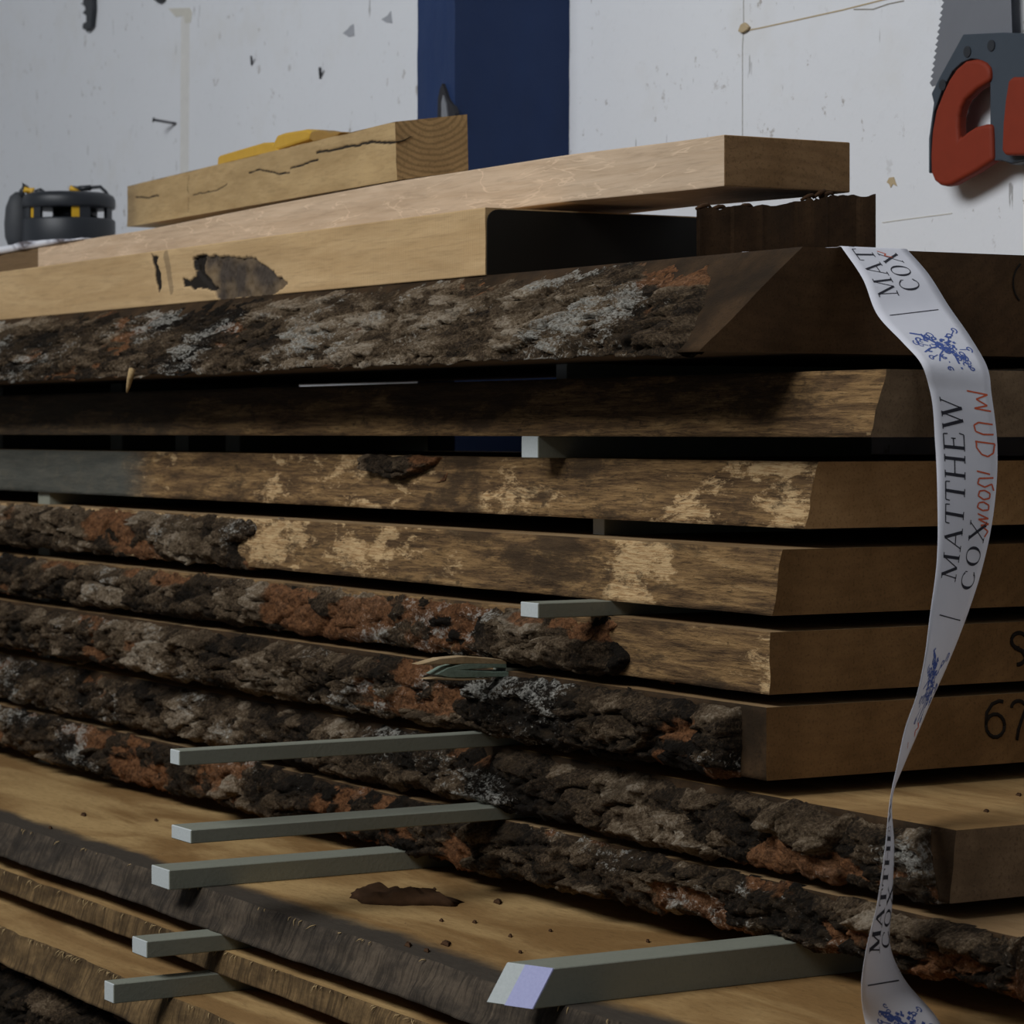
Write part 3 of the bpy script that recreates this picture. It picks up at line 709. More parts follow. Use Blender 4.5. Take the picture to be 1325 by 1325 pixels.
# short beam on top
def PY_(u, v, Y): return P(u, v, Y=Y)
yA = .116
Yn0 = (yA + C0 @ DR) / ((514 - CX) / F * DR[0] + DR[1])
A0 = PY_(514, 233, Yn0); A1 = PY_(511, 157.5, Yn0)
Yr = Yn0 + .02
B0 = PY_(606, 221, Yr); B1 = PY_(604.5, 148, Yr)
Yk = 3.98
C0_ = PY_(165, 293.5, Yk); C1_ = PY_(165, 241, Yk)
D0 = C0_ + (B0 - A0) * .92 + np.array([0, 0, -.012]); D1 = C1_ + (B1 - A1) * .92
tb = empty('timber_block', tuple((A0 + C0_) / 2), 'short thick cracked timber lying askew on the pale oak plank', 'timber')
def beamgrid():
    N, Mr = 560, 52
    s = np.linspace(0, 1, N); t = np.linspace(0, 1, Mr)
    Sg, Tg = np.meshgrid(s, t, indexing='ij')
    Pt = ((C0_[None, None] * (1 - Sg[..., None]) + A0[None, None] * Sg[..., None]) * (1 - Tg[..., None]) + (C1_[None, None] * (1 - Sg[..., None]) + A1[None, None] * Sg[..., None]) * Tg[..., None])
    # image-measured cracks turned into (s, t) of the face
    def st(u, v):
        # perspective-correct s from the column
        k = (u - 165) / (513 - 165.); inv = (1 - k) / Yk + k / Yn0
        sv = (k / Yn0) / inv
        vt = 241 + (157.5 - 241) * k; vb = 293.5 + (233 - 293.5) * k
        return sv, (vb - v) / (vb - vt)
    crk = [[(176, 255), (190, 256), (206, 253)], [(250, 252), (262, 250), (280, 246), (294, 238)], [(322, 224), (335, 219), (347, 222), (362, 225), (375, 224)],
           [(376, 218), (392, 213), (412, 206)], [(410, 197), (428, 195), (440, 192), (462, 188), (480, 184), (500, 184), (514, 184)], [(244, 228), (242, 245), (244, 250)], [(244, 257), (243, 274)]]
    L = 1.2; H = .058
    wx = .0011 * fbm(Sg * 60, Tg * 4, 0, 4, 5)
    dmin = np.full(Sg.shape, 9.); wide = [1.1, .7, 1.1, 1.2, 1.6, .8, 1.0]
    for q, wd in zip(crk, wide):
        pts = [(st(u, v)[0] * L, st(u, v)[1] * H) for u, v in q]
        dmin = np.minimum(dmin, polydist(Sg * L, Tg * H + wx, pts) / wd)
    cr = ss(.0012, .0006, dmin)
    nrm = np.cross(A0 - C0_, C1_ - C0_); nrm /= np.linalg.norm(nrm)
    if nrm[1] > 0: nrm = -nrm
    Pt = Pt - nrm * (.001 * cr)[..., None] + nrm * (.0012 * fbm(Sg * 30, Tg * 3, 0, 3, 6))[..., None]
    gd = ss(.06, .02, Sg) * .35
    b = MB(); b.v = Pt.reshape(-1, 3).tolist()
    b.f = [[i * Mr + k, (i + 1) * Mr + k, (i + 1) * Mr + k + 1, i * Mr + k + 1] for i in range(N - 1) for k in range(Mr - 1)]
    b.mi = [0] * len(b.f); b.sm = [True] * len(b.f)
    n0 = len(b.v)
    def quad(ps, m):
        n = len(b.v); b.v += [tuple(p) for p in ps]; b.f.append([n, n + 1, n + 2, n + 3]); b.mi.append(m); b.sm.append(False)
    quad([A0, B0, B1, A1], 1); quad([C0_, C1_, D1, D0], 1); quad([C1_, A1, B1, D1], 0); quad([C0_, D0, B0, A0], 0); quad([B0, D0, D1, B1], 0)
    z = np.zeros(len(b.v) - n0)
    return b.build('wood', [M['oak_tan'], M['pine_end']], tb, attrs={'m_crack': np.concatenate([cr.ravel(), z]), 'm_dark': np.concatenate([gd.ravel(), z])}, recalc=False)
M['pine_end'] = end_grain('timber_end', (.29, .18, .08), (.37, .235, .105), ring=tuple(-((A1 + B1) / 2 + np.array([0, 0, .014]) - (A0 + C0_) / 2)), rsc=50, ramt=.55, dirt=.12)
beamgrid()
b = MB(); e = (B0 - A0)
def onend(s, t, o=.0008): 
    p = (A0 * (1 - s) + B0 * s) * (1 - t) + (A1 * (1 - s) + B1 * s) * t; return p + np.array([o, -o * .2, 0])
b.tube([onend(.0, .65), onend(.1, .66), onend(.22, .72)], [.0008, .0007, .0003], 5)
b.build('crack', M['wax'], tb)
# dark rough offcut behind
oc = empty('timber_offcut', (-.3, .16, ZB), 'dark rough offcut with ragged top edge, behind end of the pale oak plank', 'offcut')
def xz_top(y): return float(np.interp(y, [.06, .09, .15, .2, .256], [.1935, .194, .199, .2085, .2115]))
b = MB(); ny = 70; ys = np.linspace(.064, .256, ny)
tops = np.array([xz_top(y) for y in ys]) + .0025 * fbm(ys * 90, ys * 0, 0, 4, 4) + .004 * (np.abs(ys - .195) < .012) * fbm(ys * 300, ys * 0, 3, 2, 4)
xfv = -.205 + .004 * fbm(ys * 40, ys * 0, 2, 3, 14) - .0012 * (np.floor(ys / .034) % 2 == 0)
V = []; ybk = P(915, 300, x=-.40)[1]
for y, z, x in zip(ys, tops, xfv):
    y2 = ybk + (y - .064) * .8
    V += [(x, y, ZB + .0005), (x, y, E_ + z), (-.40, y2, E_ + z - .006), (-.40, y2, ZB + .0005)]
Fc = []
for i in range(ny - 1):
    for k in range(4): Fc.append((i * 4 + k, i * 4 + (k + 1) % 4, i * 4 + 4 + (k + 1) % 4, i * 4 + 4 + k))
Fc += [(0, 1, 2, 3), tuple((ny - 1) * 4 + k for k in (3, 2, 1, 0))]
b.add(V, Fc); b.build('wood', M['offcut'], oc)
for q, (y, hh) in enumerate(((.074, .003), (.09, .002), (.118, .002), (.186, .004), (.199, .006), (.206, .004))):
    b = MB(); z = E_ + xz_top(y); b.tube([(-.212, y - .006, z - .001), (-.209, y, z + hh * .6), (-.212, y + .007, z + hh), (-.214, y + .012, z + hh * .4)], [.0012, .0022, .0018, .0006], 6)
    b.build('bark_shred', M['dark_bark'], oc)

# ------------------------------------------------------------------ spacer sticks
def stick(xc, ye, zb, zt, wid, label, ylen=.72, mitre=0., slant=0., lilac=False, yaw=0.):
    o = empty('spacer_stick', (xc, ye + .1, E_ + zb), label, 'spacer stick', 'grey-green spacer sticks between the boards')
    y1 = min(ye + ylen, .39)
    x0, x1 = xc - wid / 2, xc + wid / 2
    cs = [(x0, ye, E_ + zb), (x1, ye + mitre, E_ + zb), (x1 - yaw, y1, E_ + zb), (x0 - yaw, y1, E_ + zb)]
    ct = [(x0, ye + slant, E_ + zt), (x1, ye + mitre + slant, E_ + zt), (x1 - yaw, y1, E_ + zt), (x0 - yaw, y1, E_ + zt)]
    b = MB(); b.hexa(cs, ct); b.mi = [0, 0, 1, 0, 0, 0]
    b.build('stick', [M['stick'], M['stick_end']], o, bevel=.0007, seg=1)
    if lilac:
        lerp = lambda p, q, t: np.array(p) * (1 - t) + np.array(q) * t
        b = MB(); k = .42
        b.prism([lerp(cs[0], cs[1], k) , np.array(cs[1]), np.array(ct[1]), lerp(ct[0], ct[1], k)], (-.0002, -.0008, .0003))
        b.build('lilac_stripe', M['stick_lilac'], o)['label'] = 'lilac stripe on the cut end'
    return o
def at_z(u, v, z): return P(u, v, z=z)
def place(u, v, z, **k): p = at_z(u, v, z); return p[0], p[1]
x, y = place(232, 991, -.2905); stick(x - .010, y, -.2905, -.2775, .02, 'long spacer stick jutting out between sixth and seventh boards, highest of the long ones')
x, y = place(247, 1092, -.3565); stick(x - .021, y, -.3565, -.3445, .042, 'long spacer stick jutting out below the seventh board, over bare yellow wood')
x, y = place(219, 1152, -.427); stick(x - .021, y, -.427, -.4085, .042, 'long spacer stick lying on the widest yellow board, far side of loose bark piece')
x, y = place(190, 1240, -.474); stick(x - .017, y, -.474, -.459, .034, 'short spacer stick just under the widest yellow board, upper of two at lower left')
x, y = place(147, 1299, -.512); stick(x - .011, y, -.512, -.4945, .022, 'lowest spacer stick, resting on the lowest sawn-edged tan board')
x, y = place(690, 1306, -.427); stick(x - .02, y - .0177, -.427, -.3985, .04, 'spacer stick with mitred pale and lilac cut end, on the widest yellow board', mitre=.0177, slant=.018, lilac=True)
stick(-.42, .058, .0475, .0625, .02, 'dim spacer stick directly under the topmost board')
x = P(672, 590, Y=2.72)[0]; stick(-.40, .012, -.0245, -.0045, .03, 'spacer stick with bright end between the second and third boards')
stick(-.35, .055, -.094, -.078, .02, 'dim spacer stick between the third and fourth boards')
stick(-.255, -.074, -.1595, -.1465, .03, 'spacer stick with bright end between the fourth and fifth boards')
GAPS = [(.0475, .0625), (-.0245, -.0045), (-.094, -.078), (-.1595, -.1465), (-.219, -.209), (-.291, -.277), (-.357, -.344), (-.427, -.4085), (-.474, -.459), (-.512, -.4945), (-.563, -.545)]
for xf in (-1.30, -1.45, -1.66, -2.1, -2.42):  # unseen sticks added to block the bright wall seen through the gaps
    for i, (a, c) in enumerate(GAPS):
        if (xf > -1.5 and i != 1) or (xf == -2.1 and i > 1): continue
        o = empty('spacer_stick', (xf, .2, E_ + a), 'added spacer stick deep between the boards, blocking light through the gaps', 'spacer stick', 'added spacer sticks of the far rows')
        b = MB(); b.box(xf - .02, xf + .02, .13 if i < 2 else .03, .385, E_ + a + .0002, E_ + c - .0002); b.build('stick', M['stick'], o)
# broken stick
o = empty('spacer_stick', (-.4, .0, E_ - .219), 'crushed spacer stick with splintered end between the fifth and sixth boards', 'spacer stick', 'grey-green spacer sticks between the boards')
xs_ = -.42
b = MB(); b.box(xs_ - .012, xs_ + .012, -.008, .38, E_ - .2188, E_ - .2092); b.build('stick', M['stick'], o)
def shard(pts, th, mat, name):
    b = MB(); n = len(pts)
    a = [P(u, v, x=xs_ + .012) for u, v in pts]; b.prism(a, (-th, 0, 0)); return b.build(name, mat, o, bevel=.0006, seg=1)
shard([(541, 860), (569, 852), (600, 849), (640, 852), (665, 856), (660, 860), (610, 859)], .014, M['splinter'], 'splinter')
shard([(564, 873), (580, 864), (602, 858), (650, 858), (690, 858), (690, 866), (640, 864), (600, 867), (640, 869), (690, 868), (690, 876), (640, 876), (600, 877), (582, 877)], .02, M['splinter_green'], 'splinter')
shard([(550, 879), (566, 876), (590, 878), (640, 878), (600, 881)], .012, M['splinter'], 'splinter')

# ------------------------------------------------------------------ loose bark and crumbs on the wide board
zI = -.427
def lump(name, pts, h, mat, z, label, cat, group=None, seed=0):
    """small ragged chip: outline on the board, domed"""
    q = [P(u, v, z=z) for u, v in pts]; c = sum(q) / len(q)
    N = 40; n = len(q); V = []; rings = 6
    per = []
    for k in range(N):
        t = k / N * n; i = int(t); per.append(q[i % n] * (1 - t + i) + q[(i + 1) % n] * (t - i))
    per = np.array(per)
    for r in range(rings):
        s = 1 - r / rings * .95
        for k in range(N):
            p = c + (per[k] - c) * s * (1 + .10 * vn(k * .9, r * 1.3, 0, seed + 2)); V.append((p[0], p[1], E_ + z + (0 if r == 0 else h * (1 - s * s) ** .5 * (1 + .55 * float(vn(p[0] * 110, p[1] * 110, r, seed))))))
    V.append((c[0], c[1], E_ + z + h))
    Fc = [(r * N + k, r * N + (k + 1) % N, (r + 1) * N + (k + 1) % N, (r + 1) * N + k) for r in range(rings - 1) for k in range(N)]
    Fc += [((rings - 1) * N + k, (rings - 1) * N + (k + 1) % N, len(V) - 1) for k in range(N)] + [tuple(range(N - 1, -1, -1))]
    b = MB(); b.add(V, Fc, 0, True)
    o = b.build(name, mat, base=tuple(c[:2]) + (E_ + z,)); return tag(o, label, cat, group)
lump('bark_piece', [(452, 1162), (460, 1155), (482, 1157), (500, 1158), (530, 1162), (566, 1164), (596, 1167), (590, 1173), (560, 1172), (510, 1172), (465, 1169)], .010, M['dark_bark'], zI, 'loose piece of reddish dark bark lying on the widest yellow board', 'bark piece', seed=3)
crumbs = [(644, 1168, 6), (577, 1222, 7), (571, 1192, 3), (614, 1194, 3), (660, 1212, 3), (528, 1224, 5), (552, 1231, 4), (673, 1233, 2.5), (712, 1205, 2.5), (838, 1219, 2.5), (562, 1151, 2.5), (268, 1083, 4), (108, 1055, 4), (65, 1072, 2.5), (202, 1062, 2.5)]
for i, (u, v, r) in enumerate(crumbs):
    lump('bark_crumb', [(u - r, v), (u - r * .3, v - r * .45), (u + r, v - r * .2), (u + r * .5, v + r * .5)], .0016 + .0004 * r * .5, M['dark_bark'], zI, 'tiny dark bark crumb on the widest yellow board', 'crumb', 'bark crumbs on the wide yellow board', seed=20 + i)
for i, (u, v, r) in enumerate([(1276, 1050, 4), (1318, 1029, 4)]):
    lump('bark_crumb', [(u - r, v), (u - r * .3, v - r * .4), (u + r, v - r * .2), (u + r * .5, v + r * .4)], .0015, M['dark_bark'], -.291, ['tiny dark crumb on seventh board, nearer to the paper tape', 'tiny dark crumb on seventh board, at the photo edge'][i], 'crumb', seed=50 + i)
# wood fibres along sawn edges and hairs in the gaps
rng = np.random.default_rng(4)
def fuzz(parent, fy, z, xs0, xs1, n, ln, seed):
    r = np.random.default_rng(seed); b = MB()
    for k in range(n):
        x = r.uniform(xs0, xs1); y = float(fy(np.array([x]))[0]); l = ln * r.uniform(.4, 1.3)
        p0 = np.array([x, y + .002, E_ + z]); d = np.array([r.uniform(-.7, .7), -r.uniform(.1, .5), -r.uniform(.2, 1.)]); d /= np.linalg.norm(d)
        p1 = p0 + d * l * .5 + np.array([0, -.001, .001]); p2 = p0 + d * l + np.array([r.uniform(-1, 1) * l * .4, -.001, 0])
        b.tube([p0, p1, p2], [.0006, .0005, .0002], 4)
    o = b.build('wood_fibres', M['fibre'], parent); o['kind'] = 'stuff'
fuzz(bi, lambda x: fI(x) - .003, -.4275, -1.6, .3, 55, .006, 1)
fuzz(bj, lambda x: fJ(x) - .003, -.4745, -1.6, .3, 90, .007, 2)
fuzz(bk, lambda x: fK(x) - .003, -.5125, -1.6, .3, 110, .007, 3)

# ------------------------------------------------------------------ paper tape with its printing
ROWS = [  # left edge, right edge, middle distance (None: lies on the plane x)
    ((1089, 315), (1174, 314), None, .0035), ((1116, 360), (1201, 354), None, .032), ((1136.5, 409), (1229, 398), None, .060), ((1168, 443), (1256, 437), None, .092),
    ((1191, 469), (1277, 474), None, .117), ((1203, 504), (1283, 511), 2.268, 0), ((1210, 572), (1290.5, 580), 2.262, 0), ((1213, 640), (1287, 652), 2.252, 0), ((1212, 730), (1269, 742), 2.238, 0),
    ((1204, 792), (1248.5, 804), 2.224, 0), ((1194, 865), (1221, 872), 2.205, 0), ((1186, 900), (1206, 905), 2.194, 0), ((1172, 940), (1190, 943), 2.178, 0), ((1160, 994), (1168.5, 993), 2.155, 0),
    ((1154, 1021), (1157.5, 1020), 2.14, 0), ((1145, 1098), (1157, 1098), 2.115, 0), ((1135, 1169), (1154.5, 1167), 2.105, 0), ((1120, 1233), (1153, 1229), 2.095, 0),
    ((1114.5, 1277), (1171, 1268), 2.09, 0), ((1120, 1325), (1213, 1318), 2.085, 0), ((1136, 1372), (1232, 1362), 2.08, 0)]
TW = .055
tl, tr, tt = [], [], []
for (l, r, Yc, xp) in ROWS:
    if Yc is None: L_, R_ = P(*l, x=xp), P(*r, x=xp)
    else:
        wl = abs(r[0] - l[0]) * Yc / F; d = math.sqrt(max(0, TW ** 2 - wl ** 2))
        L_, R_ = P(*l, Y=Yc - d / 2), P(*r, Y=Yc + d / 2)
    tl.append(L_); tr.append(R_); tt.append((l[1] + r[1]) / 2)
# over the top arris and back along the top of the board
top0 = [(tl[0] + np.array([-.006, -.0005, 0])), (tr[0] + np.array([-.006, -.0005, 0]))]
for q in top0: q[2] = E_ + .1481
tl[0][2] = tr[0][2] = E_ + .1479
tl = [top0[0] + np.array([-.09, -.03, 0]), top0[0]] + tl; tr = [top0[1] + np.array([-.09, -.03, 0]), top0[1]] + tr
tt = [tt[0] - 170, tt[0] - 10] + tt
tl, tr, tt = np.array(tl), np.array(tr), np.array(tt)
def crv(T, Vv, t):
    """cubic Hermite with finite-difference tangents (monotone T)"""
    t = np.asarray(t, float); n = len(T); m = np.zeros_like(Vv)
    d = (Vv[1:] - Vv[:-1]) / (T[1:] - T[:-1])[:, None]
    m[0], m[-1] = d[0], d[-1]
    h = T[1:] - T[:-1]
    m[1:-1] = (d[:-1] * h[1:, None] + d[1:] * h[:-1, None]) / (h[1:] + h[:-1])[:, None]
    m[1] = d[1]; m[2] = d[2]
    i = np.clip(np.searchsorted(T, t) - 1, 0, n - 2); H = h[i]; s = ((t - T[i]) / H)[..., None]
    H = H[..., None]
    return (2 * s ** 3 - 3 * s ** 2 + 1) * Vv[i] + (s ** 3 - 2 * s ** 2 + s) * H * m[i] + (-2 * s ** 3 + 3 * s ** 2) * Vv[i + 1] + (s ** 3 - s ** 2) * H * m[i + 1]
camp = np.array([CAMX, CAMY, EYE])
def ribbon(t, wv):
    Lq, Rq = crv(tt, tl, t), crv(tt, tr, t); wv = np.asarray(wv)[..., None]
    return Lq * (1 - wv) + Rq * wv
def rnormal(t, wv):
    e = .5; a = ribbon(t + e, wv) - ribbon(t - e, wv); c = ribbon(t, np.asarray(wv) + .05) - ribbon(t, np.asarray(wv) - .05)
    n = np.cross(a, c); n /= np.linalg.norm(n, axis=-1, keepdims=True) + 1e-12
    p = ribbon(t, wv); s = np.sign(((camp - p) * n).sum(-1, keepdims=True)); s[s == 0] = 1
    up = t < tt[2] - 2
    return n * s
tape = empty('paper_tape', tuple(ribbon(np.array([700.]), np.array([.5]))[0]), 'long white printed paper tape hanging twisted in front of the board ends', 'tape')
N, K = 420, 9
ts = np.linspace(tt[0], tt[-1], N); ws = np.linspace(0, 1, K)
Tg, Wg = np.meshgrid(ts, ws, indexing='ij')
Pt = ribbon(Tg, Wg)
b = MB(); b.v = Pt.reshape(-1, 3).tolist()
b.f = [[i * K + k, i * K + k + 1, (i + 1) * K + k + 1, (i + 1) * K + k] for i in range(N - 1) for k in range(K - 1)]
b.mi = [0] * len(b.f); b.sm = [True] * len(b.f)
strip = b.build('paper_strip', M['paper'], tape, recalc=False)
sm = strip.modifiers.new('thickness', 'SOLIDIFY'); sm.thickness = .0002; sm.offset = 0

# letters: strokes in a unit cell (x to the right, y up), thick and thin like a roman face
def seg(x0, y0, x1, y1, w): return ('s', x0, y0, x1, y1, w)
TH, TN, SF = .14, .05, .045
def serif(x, y, w=.16): return seg(x - w, y, x + w, y, SF)
LET = {
 'M': (1.12, [seg(.14, 0, .20, 1, TN), seg(.18, 1, .56, .06, TH), seg(.56, .06, .93, 1, TN), seg(.93, 1, .97, 0, TH), serif(.14, .02), serif(.95, .02), serif(.12, .98, .1), serif(1.0, .98, .1)]),
 'A': (.98, [seg(.14, 0, .5, 1, TN), seg(.5, 1, .84, 0, TH), seg(.25, .36, .72, .36, TN), serif(.14, .02, .13), serif(.84, .02, .15)]),
 'T': (.86, [seg(.43, 0, .43, 1, TH), seg(.05, .97, .81, .97, TN), seg(.05, .97, .03, .76, TN), seg(.81, .97, .83, .76, TN), serif(.43, .02, .17)]),
 'H': (1.06, [seg(.18, 0, .18, 1, TH), seg(.86, 0, .86, 1, TH), seg(.18, .51, .86, .51, TN)] + [serif(a, c, .16) for a in (.18, .86) for c in (.02, .98)]),
 'E': (.84, [seg(.18, 0, .18, 1, TH), seg(.05, .98, .72, .98, TN), seg(.05, .02, .74, .02, TN), seg(.18, .52, .56, .52, TN), seg(.72, .98, .74, .78, TN), seg(.74, .02, .79, .24, TN), seg(.56, .63, .56, .41, TN)]),
 'W': (1.32, [seg(.10, 1, .40, 0, TH), seg(.40, 0, .66, .95, TN), seg(.62, 1, .92, 0, TH), seg(.92, 0, 1.22, 1, TN), serif(.10, .98, .12), serif(.62, .98, .12), serif(1.22, .98, .1)]),
 'O': (1.04, [('o', .52, .5, .44, .5, 0, 360)]),
 'C': (.96, [('o', .52, .5, .44, .5, 42, 318), seg(.85, .84, .86, .68, TN), seg(.85, .14, .87, .22, TN)]),
 'X': (1.0, [seg(.12, 1, .86, 0, TH), seg(.86, 1, .12, 0, TN), serif(.14, .98, .13), serif(.84, .98, .11), serif(.14, .02, .11), serif(.86, .02, .13)]),
}
class Ink:
    def __init__(s): s.b = MB()
    def quad(s, pts, lift=.00028):
        t = np.array([p[0] for p in pts]); w_ = np.array([p[1] for p in pts])
        q = ribbon(t, w_) + rnormal(t, w_) * lift
        s.b.add(q, [tuple(range(len(pts)))])
    def line(s, p0, p1, hw, n=4):
        """p in (t, w*); hw half-width in metres; strip across a stroke"""
        # local metric: one t unit and one w unit in metres
        p0, p1 = np.array(p0, float), np.array(p1, float); m = (p0 + p1) / 2
        st = np.linalg.norm(ribbon(np.array([m[0] + 1]), np.array([m[1]])) - ribbon(np.array([m[0] - 1]), np.array([m[1]]))) / 2 + 1e-9
        d = np.array([(p1[0] - p0[0]) * st, (p1[1] - p0[1]) * TW]); L = np.linalg.norm(d) + 1e-9
        o = np.array([-d[1], d[0]]) / L * hw; o = np.array([o[0] / st, o[1] / TW])
        for k in range(n):
            a, c = p0 + (p1 - p0) * k / n, p0 + (p1 - p0) * (k + 1) / n
            s.quad([a - o, c - o, c + o, a + o])
    def text(s, word, t0, t1, w_base, w_top, gap=.1):
        adv = sum(LET[c][0] for c in word) + gap * (len(word) - 1); sc = (t1 - t0) / adv; x = 0
        st = np.linalg.norm(ribbon(np.array([t0 + (t1 - t0) * .5 + 2]), np.array([.5])) - ribbon(np.array([t0 + (t1 - t0) * .5 - 2]), np.array([.5]))) / 4
        hgt = abs(w_base - w_top) * TW
        for c in word:
            wd, ops = LET[c]
            mp = lambda lx, ly: (t0 + (x + lx) * sc, w_base + (w_top - w_base) * ly)
            for op in ops:
                if op[0] == 's':
                    _, ax, ay, bx, by, tw = op; s.line(mp(ax, ay), mp(bx, by), tw * hgt / 2)
                else:
                    _, ox, oy, rx, ry, a0, a1 = op; n = 26
                    for k in range(n):
                        q = []
                        for a, inn in ((k, 0), (k + 1, 0), (k + 1, 1), (k, 1)):
                            g = math.radians(a0 + (a1 - a0) * a / n); th = .045 + .10 * abs(math.cos(g))
                            q.append(mp(ox + (rx - inn * th) * math.cos(g), oy + (ry - inn * .045) * math.sin(g)))
                        s.quad(q)
            x += wd + gap
    def done(s, name, mat): return s.b.build(name, mat, tape, recalc=False)
ink = Ink()
ink.text('MATTHEW', 753, 516, .47, .13); ink.text('COX', 762, 670, .90, .60)
ink.text('MATTHEW', 382, 222, .41, .13); ink.text('COX', 379, 321, .77, .48)
ink.text('MATTHEW', 1233, 1030, .54, .12); ink.text('COX', 1230, 1146, .98, .62)
for t, a, c in ((404.5, .15, .83), (798.5, .25, .86), (1272, .14, .86)): ink.line((t, a), (t, c), .0005, 8)
ink.done('printed_text', M['ink'])
# blue heraldic sprig: curls around a stem, head at the right
def sprig(k, t0, t1, w0, w1, seed):
    r = np.random.default_rng(seed)
    mp = lambda x, y: (t0 + (t1 - t0) * x, w0 + (w1 - w0) * y)
    def curve(pts, hw):
        for a, c in zip(pts[:-1], pts[1:]): k.line(mp(*a), mp(*c), hw, 1)
    def curl(x, y, rad, a0, turns, hw):
        pts = []
        for i in range(13):
            f_ = i / 12; a = math.radians(a0 + turns * 360 * f_); rr = rad * (1 - .75 * f_); pts.append((x + rr * math.cos(a), y + rr * math.sin(a)))
        curve(pts, hw)
    curve([(.05, .05), (.12, .25), (.3, .38), (.45, .52), (.6, .66), (.72, .8)], .0009)      # body
    curve([(.55, .02), (.45, .2), (.42, .36), (.46, .5)], .0007)
    curve([(.78, .2), (.62, .3), (.5, .45)], .0006); curve([(.95, .62), (.78, .6), (.6, .62)], .0008)
    for i in range(34):
        f_ = r.random(); cx, cy = .12 + .66 * f_ + r.normal() * .10, .15 + .66 * f_ + r.normal() * .11
        curl(cx, cy, r.uniform(.03, .09), r.uniform(0, 360), r.choice([-1, 1]) * r.uniform(.6, 1.3), r.uniform(.00035, .0008))
    for i in range(16):
        cx, cy = .4 + r.normal() * .12, .62 + r.normal() * .12
        curve([(cx, cy), (cx + r.uniform(-.08, .08), cy + r.uniform(-.1, .1))], .0011)
    for (x, y, a) in ((.08, .95, 0), (.2, .78, 90), (.92, .86, 180), (.96, .35, 60), (.5, 1.0, 20), (.7, .08, 120), (.3, .02, 200)):
        curl(x, y, .07, a, 1., .0005); curve([(x, y), (x * .6 + .2, y * .6 + .2)], .0004)
k = Ink()
sprig(k, 426, 480, .17, .86, 1); sprig(k, 838, 938, .25, .9, 2); sprig(k, 1304, 1356, .2, .86, 3)
k.done('blue_emblem', M['blue_ink'])
# red handwriting
k = Ink()
def hand(pts, hw=.00065):
    for a, c in zip(pts[:-1], pts[1:]): k.line(a, c, hw, 2)
def cvx(word_t, word_w, lines):
    (ta, tb), (wa, wb) = word_t, word_w
    for ln in lines: hand([(ta + (tb - ta) * x, wa + (wb - wa) * y) for x, y in ln])
# x runs up the tape's reading direction here top to bottom as written; y across
hand([(505, .58), (509, .86), (516, .66), (524, .88), (531, .70)] if False else [(505, .60), (508, .93), (515, .73), (522, .90), (527, .68), (529, .95)])
hand([(546, .95), (545, .72), (549, .64), (557, .66), (560, .78), (559, .95)])
hand([(570, .64), (571, .96)]); hand([(570, .66), (578, .66), (586, .74), (588, .84), (583, .93), (571, .96)])
hand([(608, .66), (610, .88)]); hand([(614, .94), (617, .70), (624, .68), (627, .80), (622, .92), (630, .96)])
hand([(633, .72), (639, .70), (643, .80), (640, .90), (634, .90), (631, .80), (633, .72)])
hand([(648, .72), (654, .70), (657, .80), (655, .90), (649, .90), (646, .80), (648, .72)])
hand([(662, .72), (666, .92), (669, .74), (673, .94), (676, .80), (682, .95), (690, .90)])
k.done('red_handwriting', M['red_ink']); k = Ink()
hand([(319, .50), (323, .60), (326, .56), (329, .66)], .0005)
k.done('red_handwriting', M['red_ink']); k = Ink()
hand([(934, .7), (940, .86), (945, .72), (952, .84)], .0008); hand([(960, .5), (968, .62)], .0005)
k.done('red_handwriting', M['red_ink'])

# ------------------------------------------------------------------ things on the wall and on the planks
# hand saw
sw = empty('hand_saw', tuple(P(1290, 130, y=WALL)), 'hand saw with red and black grip hanging upside down on the white wall', 'saw')
yb = WALL - .018
def on(u, v, y): return P(u, v, y=y)
b = MB(); pts = []
v = -620.
edge = lambda v: 1222 + (v - 0) * (-14 / 95.) if v > -50 else 1222 + (v + 50) * (-14 / 95.) * .35 + 7.4
while v < 104:
    pts.append((edge(v), v)); pts.append((edge(v) - 4.2, v + 5.5)); v += 8.2
pts += [(1206, 112), (1240, 100), (1309, 60), (1307, 0), (1300, -620)]
b.prism([on(u, q, yb) for u, q in pts], (0, .0012, 0)); b.build('blade', M['steel'], sw)
hp = [(1246, 44.5), (1299, 42), (1322, 43), (1340, 46), (1347, 120), (1345, 206), (1325, 207), (1308, 211), (1294, 207), (1284, 208), (1281, 160), (1281, 100), (1279, 90), (1274, 82), (1266, 77), (1256, 76), (1244, 81), (1232, 92), (1218, 118), (1208, 146), (1204, 180), (1203, 224), (1201.5, 224), (1201.5, 180), (1208, 133), (1205, 121), (1216, 99)]
b = MB(); b.prism([on(u, q, yb - .010) for u, q in hp], (0, .022, 0)); b.build('handle', M['saw_grey_plastic'], sw, bevel=.002)
b = MB(); b.prism([on(u, q, yb - .0085) for u, q in ((1300, 42), (1340, 45), (1348, 120), (1346, 206), (1325, 209), (1308, 213), (1296, 208), (1294, 160), (1297, 100))], (0, .019, 0))  # side turned from the light, its shade put in as black
V = np.array(b.v); xr = on(1299, 100, yb)[0]
b.v = [tuple(p) for p in V]
b.build('handle_shade_side', M['black'], sw, bevel=.002)['label'] = 'turned-away side of the handle, shade put into its colour'
